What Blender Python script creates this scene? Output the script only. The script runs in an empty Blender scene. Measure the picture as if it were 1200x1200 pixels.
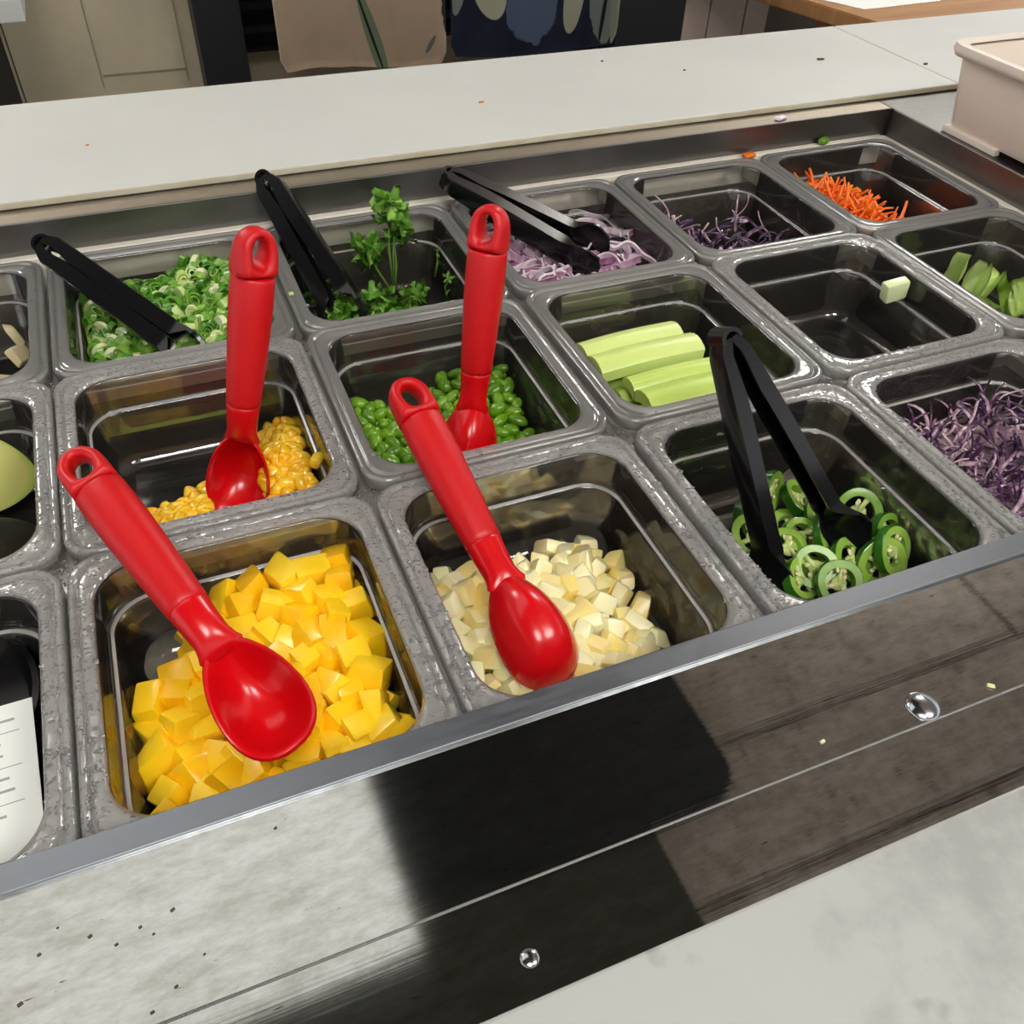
import bpy, bmesh, math, random
from mathutils import Vector, Matrix, Euler, noise
random.seed(11)
SC = bpy.context.scene
COL = SC.collection
PI = math.pi
V = Vector

# ------------------------------------------------------------------ materials
def lin(c):
    return tuple(((x / 255) / 12.92 if x / 255 <= 0.04045 else ((x / 255 + 0.055) / 1.055) ** 2.4) for x in c) + (1,)

class NT:
    def __init__(s, name):
        s.m = bpy.data.materials.new(name); s.m.use_nodes = True
        s.t = s.m.node_tree; s.t.nodes.clear()
        s.out = s.t.nodes.new('ShaderNodeOutputMaterial')
    def n(s, typ, **kw):
        nd = s.t.nodes.new(typ)
        for k, v in kw.items():
            if k[0] == '_': setattr(nd, k[1:], v)
            else: nd.inputs[k.replace('__', ' ')].default_value = v
        return nd
    def l(s, a, b): s.t.links.new(a, b)
    def coord(s, scale=(1, 1, 1), kind='Object'):
        tc = s.n('ShaderNodeTexCoord'); mp = s.n('ShaderNodeMapping')
        mp.inputs['Scale'].default_value = scale
        s.l(tc.outputs[kind], mp.inputs['Vector']); return mp.outputs[0]
    def noise(s, scale, vec, detail=3, rough=.5):
        nd = s.n('ShaderNodeTexNoise'); nd.inputs['Scale'].default_value = scale
        nd.inputs['Detail'].default_value = detail; nd.inputs['Roughness'].default_value = rough
        s.l(vec, nd.inputs['Vector']); return nd
    def ramp(s, fac, stops, interp='LINEAR'):
        r = s.n('ShaderNodeValToRGB'); r.color_ramp.interpolation = interp
        e = r.color_ramp.elements
        while len(e) < len(stops): e.new(.5)
        for i, (p, c) in enumerate(stops): e[i].position = p; e[i].color = c
        s.l(fac, r.inputs[0]); return r.outputs[0]
    def bump(s, h, strength=.3, dist=.001):
        b = s.n('ShaderNodeBump'); b.inputs['Strength'].default_value = strength; b.inputs['Distance'].default_value = dist
        s.l(h, b.inputs['Height']); return b.outputs[0]
    def pbsdf(s, color=None, rough=.5, metal=0, spec=.5, sss=0, coat=0, aniso=0):
        p = s.n('ShaderNodeBsdfPrincipled')
        if color is not None:
            if isinstance(color, tuple): p.inputs['Base Color'].default_value = color
            else: s.l(color, p.inputs['Base Color'])
        p.inputs['Roughness'].default_value = rough; p.inputs['Metallic'].default_value = metal
        p.inputs['Specular IOR Level'].default_value = spec
        p.inputs['Subsurface Weight'].default_value = sss; p.inputs['Subsurface Scale'].default_value = .004
        p.inputs['Coat Weight'].default_value = coat; p.inputs['Coat Roughness'].default_value = .1
        p.inputs['Anisotropic'].default_value = aniso
        s.l(p.outputs[0], s.out.inputs[0]); return p

BLK = (0, 0, 0, 1); WHT = (1, 1, 1, 1)

def food(name, c1, c2, c3=None, rough=.35, sss=.15, nscale=120, bump=.3, coat=.15, spec=.5):
    """moist food: colour varies inside the piece and from piece to piece"""
    n = NT(name); v = n.coord(); oi = n.n('ShaderNodeObjectInfo')
    ns = n.noise(nscale, v, 3)
    stops = [(.0, lin(c1)), (.55, lin(c2)), (1, lin(c3 or c2))]
    add = n.n('ShaderNodeMath', _operation='MULTIPLY_ADD'); n.l(ns.outputs[0], add.inputs[0]); add.inputs[1].default_value = .55
    m2 = n.n('ShaderNodeMath', _operation='MULTIPLY'); n.l(oi.outputs['Random'], m2.inputs[0]); m2.inputs[1].default_value = .6
    n.l(m2.outputs[0], add.inputs[2])
    c = n.ramp(add.outputs[0], stops)
    p = n.pbsdf(c, rough, sss=sss, coat=coat, spec=spec)
    n.l(n.bump(ns.outputs[0], bump, .0008), p.inputs['Normal'])
    return n.m

def plain(name, c, rough=.5, metal=0, bumps=None, spec=.5, coat=0, var=None, sss=0):
    n = NT(name); v = n.coord()
    col = lin(c)
    if var:
        ns = n.noise(var[1], v, 4); col = n.ramp(ns.outputs[0], [(.3, lin(c)), (.7, lin(var[0]))])
    p = n.pbsdf(col, rough, metal, spec, sss, coat)
    if bumps:
        nb = n.noise(bumps[0], v, 3); n.l(n.bump(nb.outputs[0], bumps[1], .001), p.inputs['Normal'])
    return n.m

def clear_plastic(name, milk=.1, rough=.06, tint=.93, drops=0., dscale=330, milkcol=(200, 200, 195)):
    """clear polycarbonate seen as a thin clear shell: fresnel reflection over a slightly hazy transparency"""
    n = NT(name)
    v = n.coord(kind='Object')
    tr = n.n('ShaderNodeBsdfTransparent'); tr.inputs[0].default_value = (tint, tint, tint * .985, 1)
    df = n.n('ShaderNodeBsdfDiffuse'); df.inputs[0].default_value = lin(milkcol)
    tl = n.n('ShaderNodeBsdfTranslucent'); tl.inputs[0].default_value = lin(milkcol)
    hz = n.n('ShaderNodeMixShader'); hz.inputs[0].default_value = .58; n.l(df.outputs[0], hz.inputs[1]); n.l(tl.outputs[0], hz.inputs[2])
    m1 = n.n('ShaderNodeMixShader'); m1.inputs[0].default_value = milk; n.l(tr.outputs[0], m1.inputs[1]); n.l(hz.outputs[0], m1.inputs[2])
    gl = n.n('ShaderNodeBsdfGlossy'); gl.inputs['Roughness'].default_value = rough; gl.inputs[0].default_value = (1, 1, 1, 1)
    fr = n.n('ShaderNodeFresnel'); fr.inputs[0].default_value = 1.58
    m2 = n.n('ShaderNodeMixShader'); n.l(fr.outputs[0], m2.inputs[0]); n.l(m1.outputs[0], m2.inputs[1]); n.l(gl.outputs[0], m2.inputs[2])
    if drops:
        vo = n.n('ShaderNodeTexVoronoi'); vo.inputs['Scale'].default_value = dscale; n.l(v, vo.inputs['Vector'])
        rm = n.ramp(vo.outputs['Distance'], [(.0, WHT), (.45, (.3, .3, .3, 1)), (.6, BLK)])
        mk = n.noise(28, n.coord(kind='Generated'), 2); mr = n.ramp(mk.outputs[0], [(.42, BLK), (.58, WHT)])
        mx = n.n('ShaderNodeMix', _data_type='RGBA', _blend_type='MULTIPLY'); mx.inputs[0].default_value = 1
        n.l(rm, mx.inputs[6]); n.l(mr, mx.inputs[7])
        b = n.bump(mx.outputs[2], drops, .0016)
        n.l(b, gl.inputs['Normal']); n.l(b, fr.inputs['Normal'])
    n.l(m2.outputs[0], n.out.inputs[0]); return n.m

def steel(name, base=(175, 176, 174), rough=.06, grain=.0, grime=0, streak=(3, 500, 500)):
    n = NT(name); v = n.coord(streak)
    ns = n.noise(1, v, 4, .6)
    v2 = n.coord((60, 240, 60)); sp = n.noise(1, v2, 5, .7)
    col = lin(base)
    if grime:
        v3 = n.coord((110, 420, 110)); s3 = n.noise(1, v3, 3, .6)
        col = n.ramp(s3.outputs[0], [(.22, lin((80, 70, 55))), (.3, lin(base))])
    p = n.pbsdf(col, rough, 1)
    rr = n.n('ShaderNodeMapRange'); rr.inputs['To Min'].default_value = rough * .6; rr.inputs['To Max'].default_value = rough * 1.6
    n.l(sp.outputs[0], rr.inputs['Value']); n.l(rr.outputs[0], p.inputs['Roughness'])
    if grain: n.l(n.bump(ns.outputs[0], grain, .0004), p.inputs['Normal'])
    return n.m

M = {}
M['basin'] = clear_plastic('clear_polycarbonate', milk=.05, rough=.05, tint=.985, milkcol=(226, 216, 202))
M['rim'] = clear_plastic('wet_polycarbonate_rim', milk=.50, rough=.1, tint=.985, drops=1., dscale=420, milkcol=(236, 235, 230))
M['rim_dry'] = clear_plastic('hazy_polycarbonate_rim', milk=.42, rough=.08, tint=.985, drops=.1, dscale=200, milkcol=(234, 233, 228))
M['shoulder_glint'] = clear_plastic('painted_shoulder_glint', milk=.95, rough=.15, tint=.9, milkcol=(245, 243, 236))  # white ring: the refracted highlight along the step, painted as colour
def worn_steel():
    """mirror steel, still bright on the right, scrubbed hazy on the left"""
    m = steel('polished_steel', base=(196, 196, 192), rough=.02, grain=.03, grime=1); t = m.node_tree
    tc = t.nodes.new('ShaderNodeTexCoord'); sx = t.nodes.new('ShaderNodeSeparateXYZ'); t.links.new(tc.outputs['Object'], sx.inputs[0])
    mr = t.nodes.new('ShaderNodeMapRange'); mr.inputs['From Min'].default_value = .27; mr.inputs['From Max'].default_value = .36; mr.inputs['To Min'].default_value = .075; mr.inputs['To Max'].default_value = .018
    n1 = t.nodes.new('ShaderNodeTexNoise'); n1.inputs['Scale'].default_value = 60; n1.inputs['Detail'].default_value = 6; n1.inputs['Roughness'].default_value = .75; mp = t.nodes.new('ShaderNodeMapping'); mp.inputs['Scale'].default_value = (1, 2.6, 1); t.links.new(tc.outputs['Object'], mp.inputs[0]); t.links.new(mp.outputs[0], n1.inputs['Vector'])
    r1 = t.nodes.new('ShaderNodeValToRGB'); r1.color_ramp.elements[0].position = .35; r1.color_ramp.elements[0].color = (.70, .69, .64, 1); r1.color_ramp.elements[1].position = .62; r1.color_ramp.elements[1].color = (1, 1, 1, 1); t.links.new(n1.outputs[0], r1.inputs[0])
    t.links.new(sx.outputs[0], mr.inputs['Value']); p = [n for n in t.nodes if n.type == 'BSDF_PRINCIPLED'][0]; t.links.new(mr.outputs[0], p.inputs['Roughness'])
    old = p.inputs['Base Color'].links[0].from_socket; mx = t.nodes.new('ShaderNodeMix'); mx.data_type = 'RGBA'; mx.blend_type = 'MULTIPLY'; mx.inputs[0].default_value = 1; t.links.new(old, mx.inputs[6]); t.links.new(r1.outputs[0], mx.inputs[7]); t.links.new(mx.outputs[2], p.inputs['Base Color'])
    return m
M['steel'] = worn_steel()
M['steel_lip'] = steel('steel_lip', base=(190, 192, 196), rough=.14, grain=.03)
M['lip'] = steel('satin_steel_lip', base=(138, 142, 148), rough=.36, grain=.03)
M['dull_steel'] = steel('dull_steel', base=(130, 130, 128), rough=.5)
M['steel_rail'] = steel('brushed_steel_rail', base=(128, 126, 122), rough=.34, grain=.1)
M['steel_well'] = steel('well_steel', base=(120, 116, 108), rough=.4)
M['white_gasket'] = plain('pale_ledge', (248, 242, 226), .5)
M['black'] = plain('black_gap', (12, 12, 12), .6)
M['red'] = plain('matte_red_silicone', (196, 8, 16), .42, bumps=(900, .12), spec=.45)
M['red_gloss'] = plain('glossy_red_plastic', (205, 8, 18), .22, spec=.55, bumps=(60, .03))
M['tong'] = plain('black_plastic', (15, 14, 16), .2, spec=.5, bumps=(300, .05))

def board_mat():
    n = NT('white_polyethylene'); v = n.coord((1, 1, 1)); a = n.noise(5, v, 5, .6)
    v2 = n.coord((14, 160, 30)); sc = n.noise(1, v2, 4, .7)
    c = n.ramp(a.outputs[0], [(.3, lin((210, 211, 206))), (.62, lin((203, 205, 200))), (.82, lin((206, 199, 184)))])
    p = n.pbsdf(c, .42, spec=.4, sss=.05); n.l(n.bump(sc.outputs[0], .15, .0006), p.inputs['Normal']); return n.m
M['board'] = board_mat()
M['board_edge'] = plain('worn_board_edge', (214, 208, 186), .55, var=((200, 188, 156), 30))

def quartz_mat():
    n = NT('white_quartz'); v = n.coord(); a = n.noise(9, v, 6, .65); b = n.noise(42, v, 3, .6)
    c1 = n.ramp(a.outputs[0], [(.36, lin((150, 152, 148))), (.46, lin((168, 170, 166))), (1, lin((174, 176, 172)))])
    c2 = n.ramp(b.outputs[0], [(.24, (.72, .71, .68, 1)), (.36, WHT)])
    mx = n.n('ShaderNodeMix', _data_type='RGBA', _blend_type='MULTIPLY'); mx.inputs[0].default_value = 1
    n.l(c1, mx.inputs[6]); n.l(c2, mx.inputs[7])
    n.pbsdf(mx.outputs[2], .3, spec=.4); return n.m
M['quartz'] = quartz_mat()

# ------------------------------------------------------------------ helpers
def link(name, me, mat=None, parent=None, smooth=True):
    o = bpy.data.objects.new(name, me); COL.objects.link(o)
    if mat is not None:
        for m_ in (mat if isinstance(mat, (list, tuple)) else [mat]): me.materials.append(m_)
    if smooth:
        for p in me.polygons: p.use_smooth = True
    if parent is not None: o.parent = parent
    return o

def obj(name, bm, mat=None, parent=None, smooth=True, auto=None):
    me = bpy.data.meshes.new(name); bmesh.ops.recalc_face_normals(bm, faces=bm.faces[:]); bm.to_mesh(me); bm.free()
    o = link(name, me, mat, parent, smooth)
    if auto is not None: sharp(me, auto)
    return o

def sharp(me, deg):
    bm = bmesh.new(); bm.from_mesh(me)
    for e in bm.edges:
        e.smooth = not (len(e.link_faces) == 2 and e.calc_face_angle(0) > math.radians(deg))
    bm.to_mesh(me); bm.free()

def tag(o, label, cat, group=None, kind=None):
    o['label'] = label; o['category'] = cat
    if group: o['group'] = group
    if kind: o['kind'] = kind
    return o

def struct(o): o['kind'] = 'structure'; return o

def thing(name, label, cat, mtx=None, group=None):
    o = bpy.data.objects.new(name, None); COL.objects.link(o); o.empty_display_size = .02
    if mtx is not None: o.matrix_world = mtx
    return tag(o, label, cat, group)

def box(bm, x0, x1, y0, y1, z0, z1, bev=0, mi=0, seg=2):
    r = bmesh.ops.create_cube(bm, size=1)
    for v in r['verts']: v.co = V(((x0 + x1) / 2 + v.co.x * (x1 - x0), (y0 + y1) / 2 + v.co.y * (y1 - y0), (z0 + z1) / 2 + v.co.z * (z1 - z0)))
    fs = {f for v in r['verts'] for f in v.link_faces}
    for f in fs: f.material_index = mi
    if bev:
        es = {e for v in r['verts'] for e in v.link_edges}
        bmesh.ops.bevel(bm, geom=list(es), offset=bev, segments=seg, affect='EDGES', profile=.5)
    return bm

def boxo(name, x0, x1, y0, y1, z0, z1, mat, parent=None, bev=0, smooth=False):
    bm = bmesh.new(); box(bm, x0, x1, y0, y1, z0, z1, bev); return obj(name, bm, mat, parent, smooth)

def frame(A, B, up):
    """local +X from A to B, local +Z as close to up as possible"""
    A, B, up = V(A), V(B), V(up); x = (B - A).normalized(); y = up.cross(x).normalized(); z = x.cross(y)
    m = Matrix((x, y, z)).transposed().to_4x4(); m.translation = A; return m

def loft(bm, rings, close_ends=True, mi=0):
    """rings: list of equally long lists of points, bridged in turn"""
    vs = [[bm.verts.new(p) for p in r] for r in rings]; n = len(rings[0])
    for a, b in zip(vs, vs[1:]):
        for i in range(n):
            f = bm.faces.new((a[i], a[(i + 1) % n], b[(i + 1) % n], b[i])); f.material_index = mi
    if close_ends:
        f = bm.faces.new(vs[0][::-1]); f.material_index = mi; f = bm.faces.new(vs[-1]); f.material_index = mi
    return vs

def tube(bm, pts, rad, n=6, mi=0, flat=1.):
    pts = [V(p) for p in pts]; rings = []; up = V((0, 0, 1))
    for i, p in enumerate(pts):
        t = (pts[min(i + 1, len(pts) - 1)] - pts[max(i - 1, 0)]).normalized()
        a = t.cross(up)
        if a.length < .05: a = t.cross(V((1, 0, 0)))
        a.normalize(); b = t.cross(a)
        r = rad[i] if isinstance(rad, (list, tuple)) else rad
        rings.append([p + a * r * math.cos(2 * PI * k / n) + b * r * flat * math.sin(2 * PI * k / n) for k in range(n)])
    loft(bm, rings, True, mi)

def copy_tree(o):
    c = o.copy(); COL.objects.link(c)
    for ch in list(o.children):
        d = ch.copy(); COL.objects.link(d); d.parent = c
        for g in list(ch.children):
            e = g.copy(); COL.objects.link(e); e.parent = d
    return c

# ------------------------------------------------------------------ camera (millimetre-accurate fit to the pan grid)
cam = bpy.data.cameras.new('camera'); co = bpy.data.objects.new('camera', cam); COL.objects.link(co); SC.camera = co
cam.sensor_width = 36; cam.lens = 36 * 1036.7 / 1200; cam.clip_start = .01; cam.clip_end = 50
R_ = Matrix(((.92524, -.37808, .03132), (-.23965, -.64648, -.72432), (.2941, .66266, -.68876)))
mw = Matrix((R_[0], -R_[1], -R_[2])).transposed().to_4x4(); mw.translation = V((.2489, -.3763, .3408)); co.matrix_world = mw

# ------------------------------------------------------------------ food pans
PW, PD = .1605, .1735
XB = [0, .162, .3235, .488, .6525, .8145, .977]
CX = [(XB[i] + XB[i + 1]) / 2 for i in range(6)]
CY = {'front': -.0888, 'middle': .0865, 'back': .2575}
NSEG = 14
def rrect(d, z, r):
    hx, hy = PW / 2 - d, PD / 2 - d; pts = []
    for cx, cy, a0 in ((hx - r, hy - r, 0), (-hx + r, hy - r, 90), (-hx + r, -hy + r, 180), (hx - r, -hy + r, 270)):
        for k in range(NSEG + 1):
            a = math.radians(a0 + 90 * k / NSEG); pts.append(V((cx + r * math.cos(a), cy + r * math.sin(a), z)))
    return pts
mm = .001
def rings_of(prof): return [rrect(d * mm, z * mm, r * mm) for d, z, r in prof]
RIM = [(1.2, -9, 16), (.6, -8.6, 16), (.2, -2, 16), (.9, -.4, 16), (2.2, 0, 15.5), (3.8, -.2, 15), (4.4, -1.5, 15), (5.0, -1.7, 15), (5.6, -.6, 15.5),
       (6.6, -.2, 17), (9.8, -.2, 20), (11.0, -.5, 22), (12.0, -1.8, 23)]
BAS = [(12.05, -2.0, 23), (12.4, -3.5, 23), (12.9, -24.0, 23), (13.2, -24.9, 23), (14.0, -25.5, 23), (15.2, -26.0, 22.6), (15.8, -27.2, 22.2), (17.8, -57, 21), (18.8, -62, 20), (21.5, -66, 18), (26, -67.8, 14)]
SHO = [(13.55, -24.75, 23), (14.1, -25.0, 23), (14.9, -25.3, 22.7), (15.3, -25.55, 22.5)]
FLOOR_Z = -.0665
def shell(prof, th=1.3, cap=None):
    """closed double wall: the inner profile, then the same profile pushed outwards by the wall thickness"""
    out = []
    for i, (d, z, r) in enumerate(prof):
        a = prof[max(i - 1, 0)]; b = prof[min(i + 1, len(prof) - 1)]
        tx, tz = b[0] - a[0], b[1] - a[1]; L = math.hypot(tx, tz) or 1
        out.append((d + tz / L * th, z - tx / L * th, r + tz / L * th * -1))
    bm = bmesh.new()
    if cap:
        vi = loft(bm, rings_of(prof), False); vo = loft(bm, rings_of(out), False)
        n = len(vi[0])
        for k in range(n): bm.faces.new((vi[0][k], vi[0][(k + 1) % n], vo[0][(k + 1) % n], vo[0][k]))
        bm.faces.new(vi[-1]); bm.faces.new(vo[-1][::-1])
    else:
        vs = loft(bm, rings_of(prof + out[::-1]), False); n = len(vs[0])
        for k in range(n): bm.faces.new((vs[-1][k], vs[-1][(k + 1) % n], vs[0][(k + 1) % n], vs[0][k]))
    return bm
def pan_meshes():
    return obj('rim', shell(RIM)), obj('basin', shell(BAS, cap=True)), obj('shoulder_glint', shell(SHO, .5))
rim0, bas0, sho0 = pan_meshes()
rim_me, bas_me, sho_me = rim0.data, bas0.data, sho0.data
for o in (rim0, bas0, sho0): bpy.data.objects.remove(o)
rim_dry_me = rim_me.copy()
for me, m_ in ((rim_me, 'rim'), (rim_dry_me, 'rim_dry'), (bas_me, 'basin'), (sho_me, 'shoulder_glint')): me.materials.append(M[m_])
PANS = {
 (0, 'front'): 'clear plastic food pan holding a black container and a white paper label',
 (0, 'middle'): 'clear plastic food pan holding cut avocado, left of the sweetcorn pan',
 (0, 'back'): 'clear plastic food pan with a few pale pieces, behind the avocado pan',
 (1, 'front'): 'clear plastic food pan heaped with yellow mango cubes, red scoop lying in it',
 (1, 'middle'): 'clear plastic food pan part filled with yellow sweetcorn kernels',
 (1, 'back'): 'clear plastic food pan full of chopped green scallions',
 (2, 'front'): 'clear plastic food pan holding pale pineapple chunks',
 (2, 'middle'): 'clear plastic food pan holding shelled green soybeans',
 (2, 'back'): 'clear plastic food pan with a few sprigs of cilantro',
 (3, 'front'): 'clear plastic food pan of jalapeno slices with open black tongs in it',
 (3, 'middle'): 'clear plastic food pan holding pale green celery sticks',
 (3, 'back'): 'clear plastic food pan of sliced red onion behind the celery sticks',
 (4, 'front'): 'clear plastic food pan full of shredded purple cabbage at the front right',
 (4, 'middle'): 'nearly empty clear plastic food pan with one pale cucumber piece',
 (4, 'back'): 'clear plastic food pan with a small amount of purple cabbage, left of the carrot pan',
 (5, 'middle'): 'clear plastic food pan with a few bright green lettuce pieces, at the right edge',
 (5, 'back'): 'clear plastic food pan with shredded orange carrot in the back right corner',
 (5, 'front'): 'clear plastic food pan at the right edge in front of the lettuce pan',
}
rnd = random.Random(5)
PANPOS = {}
for (c, r), lab in PANS.items():
    dx, dy, rz = rnd.uniform(-.0006, .0006), rnd.uniform(-.0006, .0006), math.radians(rnd.uniform(-.25, .25))
    if (c, r) == (2, 'back'): dy -= .002
    PANPOS[(c, r)] = (CX[c] + dx, CY[r] + dy)
    t = thing('food_pan', lab, 'food pan', Matrix.Translation((CX[c] + dx, CY[r] + dy, 0)) @ Matrix.Rotation(rz, 4, 'Z'), 'food pans in the cold well')
    wet = (r == 'front' and c < 5) or (r == 'middle' and c < 2) or (c, r) == (4, 'middle')
    for nm, me in (('rim', rim_me if wet else rim_dry_me), ('basin', bas_me), ('shoulder_glint', sho_me)):
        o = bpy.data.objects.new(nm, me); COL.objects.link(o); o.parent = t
for me in (rim_me, rim_dry_me, bas_me, sho_me):
    for p in me.polygons: p.use_smooth = True

# ------------------------------------------------------------------ prep counter
CZ = .0245
pc = thing('prep_counter', 'stainless steel salad prep counter with a cold well full of clear pans', 'counter', Matrix.Translation((.5, .1, -.9)))
def pp(o): o.matrix_parent_inverse = Matrix.Translation((.5, .1, -.9)).inverted(); return o
X0, X1 = -.45, 1.75
pp(boxo('front_panel', X0, X1, -.40, -.1905, CZ - .012, CZ, M['steel'], pc, .0008))
bm = bmesh.new(); box(bm, X0, .9845, -.1912, -.1792, -.03, .0266, .0006, seg=2); pp(obj('front_lip', bm, M['lip'], pc, False))
bm = bmesh.new(); tube(bm, [(X0, -.2525, CZ - .0002), (X1, -.2525, CZ - .0002)], .0007, 8); pp(obj('edge_bead', bm, M['dull_steel'], pc))
def rail(x0, x1, y0, y1): return None
bm = bmesh.new()
box(bm, X0, .984, .3535, .3560, -.012, .0245, .0006); pp(obj('back_rail', bm, M['steel_rail'], pc, False))
M['deck'] = steel('satin_deck', base=(172, 162, 146), rough=.5)
pp(boxo('back_deck', X0, .984, .3561, .60, -.012, .0242, M['deck'], pc))
bm = bmesh.new()
box(bm, .9845, X1, -.1905, .60, -.012, .0245, .0012); pp(obj('side_rail', bm, M['steel_rail'], pc, False))
pp(boxo('corner_seam', .9825, .9848, .3515, .3540, -.006, .0243, M['black'], pc))
bm = bmesh.new(); box(bm, X0, .9775, .3455, .3538, -.028, -.0010, .001); pp(obj('back_ledge', bm, M['white_gasket'], pc, False))
bm = bmesh.new(); box(bm, .9775, .9850, -.178, .3538, -.014, -.0025, .001); pp(obj('side_ledge', bm, M['white_gasket'], pc, False))
bm = bmesh.new()
box(bm, X0, .985, -.18, .3538, -.17, -.165); box(bm, X0, .985, .3500, .354, -.17, -.012); box(bm, X0, .985, -.183, -.179, -.17, -.03); box(bm, .981, .985, -.18, .354, -.17, -.014)
pp(obj('well', bm, M['steel_well'], pc, False))
# steel adaptor bars under the pan rims
M['bar'] = steel('wet_steel_bar', base=(196, 195, 190), rough=.38, grain=.3, streak=(300, 300, 300))
for xb in XB[1:6]: pp(boxo('adaptor_bar', xb - .0095, xb + .0095, -.179, .3450, -.0200, -.0102, M['bar'], pc, .0008))
for yb in (-.0012, .1723): pp(boxo('adaptor_bar', X0, .9775, yb - .0085, yb + .0085, -.0205, -.0108, M['bar'], pc, .0008))
# outside of the cabinet below
bm = bmesh.new(); box(bm, X0, X1, -.395, .59, -.9, -.175); pp(obj('counter_body', bm, M['steel_rail'], pc, False))
# domed fixing on the front panel
for rx, ry, rr in ((.5035, -.2455, .0075), (.3065, -.2775, .0035)):
    bm = bmesh.new(); rs = []
    for k in range(7):
        a = PI / 2 * k / 6; rs.append([V((rx + rr * math.cos(a) * math.cos(2 * PI * j / 20), ry + rr * math.cos(a) * math.sin(2 * PI * j / 20), CZ - .0004 + rr * .42 * math.sin(a))) for j in range(20)] if k < 6 else
                             [V((rx + rr * .05 * math.cos(2 * PI * j / 20), ry + rr * .05 * math.sin(2 * PI * j / 20), CZ - .0004 + rr * .42)) for j in range(20)])
    loft(bm, rs); pp(obj('rivet', bm, M['steel_lip'], pc))

# stone slab on the customer side
bm = bmesh.new(); box(bm, -.45, 1.9, -.95, -.2905, CZ - .006, CZ + .0035, .0015)
tag(obj('stone_countertop', bm, M['quartz'], None, False), 'white flecked quartz countertop along the front of the steel counter', 'countertop')

# cutting boards
def cboard(x0, x1, label):
    bm = bmesh.new(); box(bm, x0, x1, .3785, .600, CZ + .0004, CZ + .0065, .0012)
    for f in bm.faces:
        if abs(f.normal.z) < .5: f.material_index = 1
    return tag(obj('cutting_board', bm, [M['board'], M['board_edge']], None, False), label, 'cutting board', 'white cutting boards behind the pans')
cboard(-.42, 1.0930, 'long white plastic cutting board running behind the food pans')
cboard(1.0945, 1.75, 'shorter white cutting board beyond the seam, behind the white tub')

# white tub on the counter
def tub():
    t = thing('plastic_tub', 'empty cream white plastic tub standing on the right side of the counter', 'tub', Matrix.Translation((1.19, .09, CZ)))
    hx, hy = .2, .2; H = .078
    def rr(hx, hy, r, z, n=6):
        pts = []
        for cx, cy, a0 in ((hx - r, hy - r, 0), (-hx + r, hy - r, 90), (-hx + r, -hy + r, 180), (hx - r, -hy + r, 270)):
            for k in range(n + 1):
                a = math.radians(a0 + 90 * k / n); pts.append(V((cx + r * math.cos(a), cy + r * math.sin(a), z)))
        return pts
    bm = bmesh.new()
    prof = [(.192, .012, .005), (.196, .012, .0055), (.1985, .014, .010), (.206, .014, H - .008), (.206, .014, H - .003), (.203, .013, H - .003), (.1965, .012, .012), (.190, .010, .008)]
    vs = loft(bm, [rr(a, a, r, z) for a, r, z in prof], True)
    obj('body', bm, M['tub'], t, True, 40)
    bm = bmesh.new()
    prof = [(.205, .014, H - .010), (.2125, .018, H - .009), (.2150, .02, H - .004), (.2140, .02, H + .001), (.2090, .016, H + .002), (.2035, .013, H - .001)]
    loft(bm, [rr(a, a, r, z) for a, r, z in prof], False)
    obj('rim', bm, M['tub'], t, True, 60)
    for x0 in (-.2, .193):
        for y0, y1 in ((.128, .198), (-.03, .09), (-.198, -.128)):
            bm = bmesh.new(); box(bm, x0, x0 + .007, y0, y1, 0, .0065, .001); obj('foot', bm, M['tub'], t, False)
M['tub'] = plain('cream_plastic', (226, 214, 200), .4, spec=.4, sss=.05)
tub()

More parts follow.
